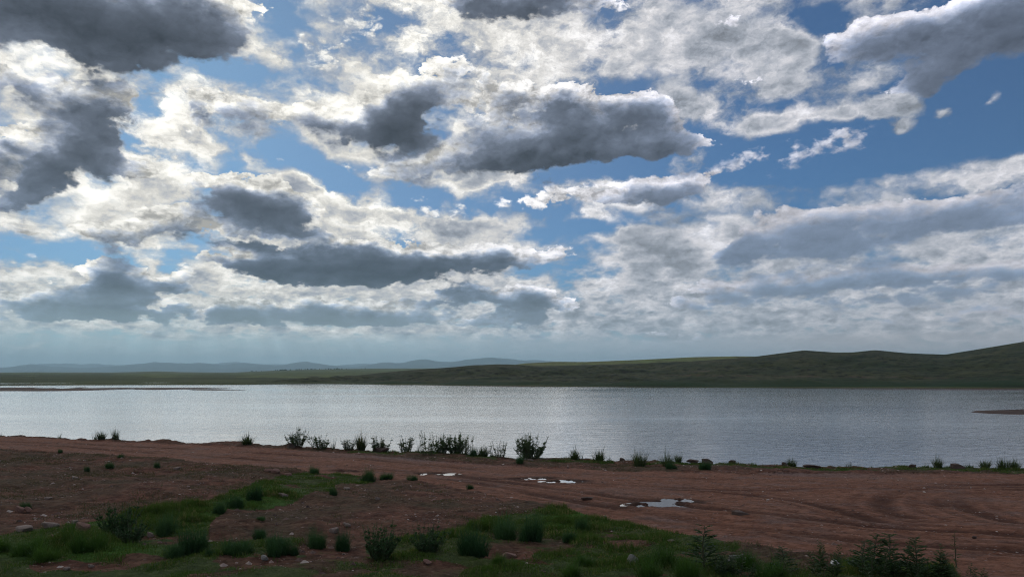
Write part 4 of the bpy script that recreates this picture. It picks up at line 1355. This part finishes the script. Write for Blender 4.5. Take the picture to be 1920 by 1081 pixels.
# --- dry tawny stubble in clumps on the bare soil
_quad_ok = _sel & (co[quads[:, 0], 1] < 30) & (_g[quads].mean(1) < .35) & (road[quads].mean(1) < .2) & (co[quads].mean(1)[:, 2] > .4)
_fq = quads[_quad_ok]
a_ = co[_fq]
area = np.linalg.norm(np.cross(a_[:, 2] - a_[:, 0], a_[:, 3] - a_[:, 1]), axis=1) / 2
clump = np.clip(fbm(a_[:, 0, 0] * 3.1, a_[:, 0, 1] * 3.1, 3, 151) * 2.2 + fbm(a_[:, 0, 0] * .5, a_[:, 0, 1] * .5, 2, 152) * 2 - .15, 0, 1.5)
cum = np.cumsum(area * clump)
ND = 45000
pick = np.searchsorted(cum, rng.uniform(0, cum[-1], ND))
base_ = a_[pick].mean(1) + np.concatenate([rng.normal(0, .03, (ND, 2)), np.full((ND, 1), -.004)], 1)
Vb, Qb, Tb = blades(base_, rng.uniform(0, 6.28, ND), np.abs(rng.normal(.3, .4, ND)), rng.uniform(.02, .075, ND), .009 * rng.uniform(.7, 1.4, ND), rng, 2, .7)
M_DRY = leaf_material('dry_blade', (.050, .050, .022), (.120, .105, .055), .25)
o = add('dry_grass', mesh_np('dry_grass', Vb, [Qb, Tb], M_DRY))
tag(o, 'sparse tawny stubble growing in clumps on the bare red soil', 'grass', kind='stuff')

# --- loose grit and small stones strewn over soil and track
_quad_ok = _sel & (co[quads[:, 0], 1] < 34) & (_g[quads].mean(1) < .8) & (ATT['wet'][quads].mean(1) < .5) & (co[quads].mean(1)[:, 2] > .3)
_fq = quads[_quad_ok]
a_ = co[_fq]
area = np.linalg.norm(np.cross(a_[:, 2] - a_[:, 0], a_[:, 3] - a_[:, 1]), axis=1) / 2
den = area * np.clip(.4 + 2.2 * fbm(a_[:, 0, 0] * .8, a_[:, 0, 1] * .8, 3, 141), .05, 2) * (1 - .35 * road[_fq].mean(1))
cum = np.cumsum(den)
NS = 18000
pick = np.searchsorted(cum, rng.uniform(0, cum[-1], NS))
ctr = a_[pick].mean(1)
sz = rng.pareto(2.2, NS) * .022 + .014
sz = np.clip(sz, .012, .13) * np.where(road[_fq].mean(1)[pick] > .5, .75, 1.0)
oct_v = np.array([[1, 0, 0], [.3, 1, 0], [-.9, .5, 0], [-.7, -.6, 0], [.4, -.9, 0], [.1, .1, .75], [-.25, -.05, .6]])
oct_f = np.array([[0, 1, 5], [1, 2, 6], [1, 6, 5], [2, 3, 6], [3, 4, 6], [4, 5, 6], [4, 0, 5]])
rot = rng.uniform(0, 6.28, NS)
Vv = oct_v[None] * rng.uniform(.6, 1.4, (NS, 7, 3))
cx_, sx_ = np.cos(rot)[:, None], np.sin(rot)[:, None]
Vx = Vv[..., 0] * cx_ - Vv[..., 1] * sx_ * .8
Vy = Vv[..., 0] * sx_ + Vv[..., 1] * cx_ * .8
Vv = np.stack([Vx, Vy, Vv[..., 2] * .7 - .12], -1) * sz[:, None, None] * .5 + ctr[:, None]
Fv = (oct_f[None] + (np.arange(NS) * 7)[:, None, None]).reshape(-1, 3)
tone = np.repeat(rng.uniform(0, 1, NS), 7)
m, n, out = material('grit')
tn = attr(n, 'tone')
p = n.node('ShaderNodeBsdfPrincipled', {'Base Color': n.ramp(tn, [(0, (.04, .024, .019)), (.40, (.13, .078, .060)), (.75, (.24, .165, .135)), (1, (.42, .36, .31))]), 'Roughness': .9})
n.L.new(p.outputs[0], out.inputs[0])
o = add('gravel', mesh_np('gravel', Vv.reshape(-1, 3), [Fv], m, False, {'tone': tone}))
tag(o, 'loose reddish grit and small stones strewn over slope and track', 'gravel', kind='stuff')

# --- far trees on the skyline of the low ridge: a thin broken line that reads as one wood
import bmesh
rs = np.random.default_rng(77)
parts = []
for k in range(60):
    px = rs.uniform(515, 650) if k < 48 else rs.uniform(470, 700)
    d = 1860 + rs.uniform(-30, 20)
    py = np.interp(px, [430, 520, 600, 700], [698, 694, 692, 690.6])
    zc = CAM_Z + (PY0 - py) / F * d
    h = rs.uniform(1.2, 3.0)
    X0 = (px - PX0) / F * d
    nl = 40
    th, ph = rs.uniform(0, 6.28, nl), rs.uniform(-.9, 1.2, nl)
    c_ = np.stack([np.cos(th) * np.cos(ph) * h * .5, np.sin(th) * np.cos(ph) * h * .5, h * .55 + np.sin(ph) * h * .45], 1) * rs.uniform(.5, 1, (nl, 1)) + [X0, d, zc - .5]
    for q in c_:
        s_ = h * .22
        a = rs.normal(0, s_, (4, 3))
        parts.append((q + a, np.array([[0, 1, 2, 3]])))
    parts.append(tube([[X0, d, zc - 2], [X0, d, zc + h * .5]], [h * .05, h * .03], 4))
V, Q = merge(parts)
o = add('treeline', mesh_np('treeline', V, [Q], M_LEAF, False))
tag(o, 'far dark broken line of trees on the skyline of the low ridge', 'trees', kind='stuff')

# ================================================================== the air
HZ0, HZ1 = -6.0, 330.0
bx = 17500.0
V = [(-bx, -bx, HZ0), (bx, -bx, HZ0), (bx, bx, HZ0), (-bx, bx, HZ0), (-bx, -bx, HZ1), (bx, -bx, HZ1), (bx, bx, HZ1), (-bx, bx, HZ1)]
m, n, out = material('air')
vol = n.node('ShaderNodeVolumePrincipled')
vol.inputs['Color'].default_value = (.58, .84, 1.0, 1)
vol.inputs['Density'].default_value = 1.15e-4
vol.inputs['Anisotropy'].default_value = .35
vol.inputs['Density Attribute'].default_value = ''
n.L.new(vol.outputs[0], out.inputs['Volume'])
m.cycles.homogeneous_volume = True
o = add('haze', mesh_np('haze', V, [np.array([[0, 3, 2, 1], [4, 5, 6, 7], [0, 1, 5, 4], [1, 2, 6, 5], [2, 3, 7, 6], [3, 0, 4, 7]])], m, False))
tag(o, 'thin pale blue air haze over the whole landscape', 'haze', kind='stuff')
C.cycles.max_bounces = 6
C.cycles.diffuse_bounces = 2
C.cycles.glossy_bounces = 3
C.cycles.transmission_bounces = 4
C.cycles.volume_bounces = 1
C.cycles.caustics_reflective = False
C.cycles.caustics_refractive = False
C.cycles.use_denoising = True
C.cycles.denoising_input_passes = 'RGB_ALBEDO_NORMAL'
C.cycles.denoising_prefilter = 'FAST'
C.cycles.filter_width = 1.1
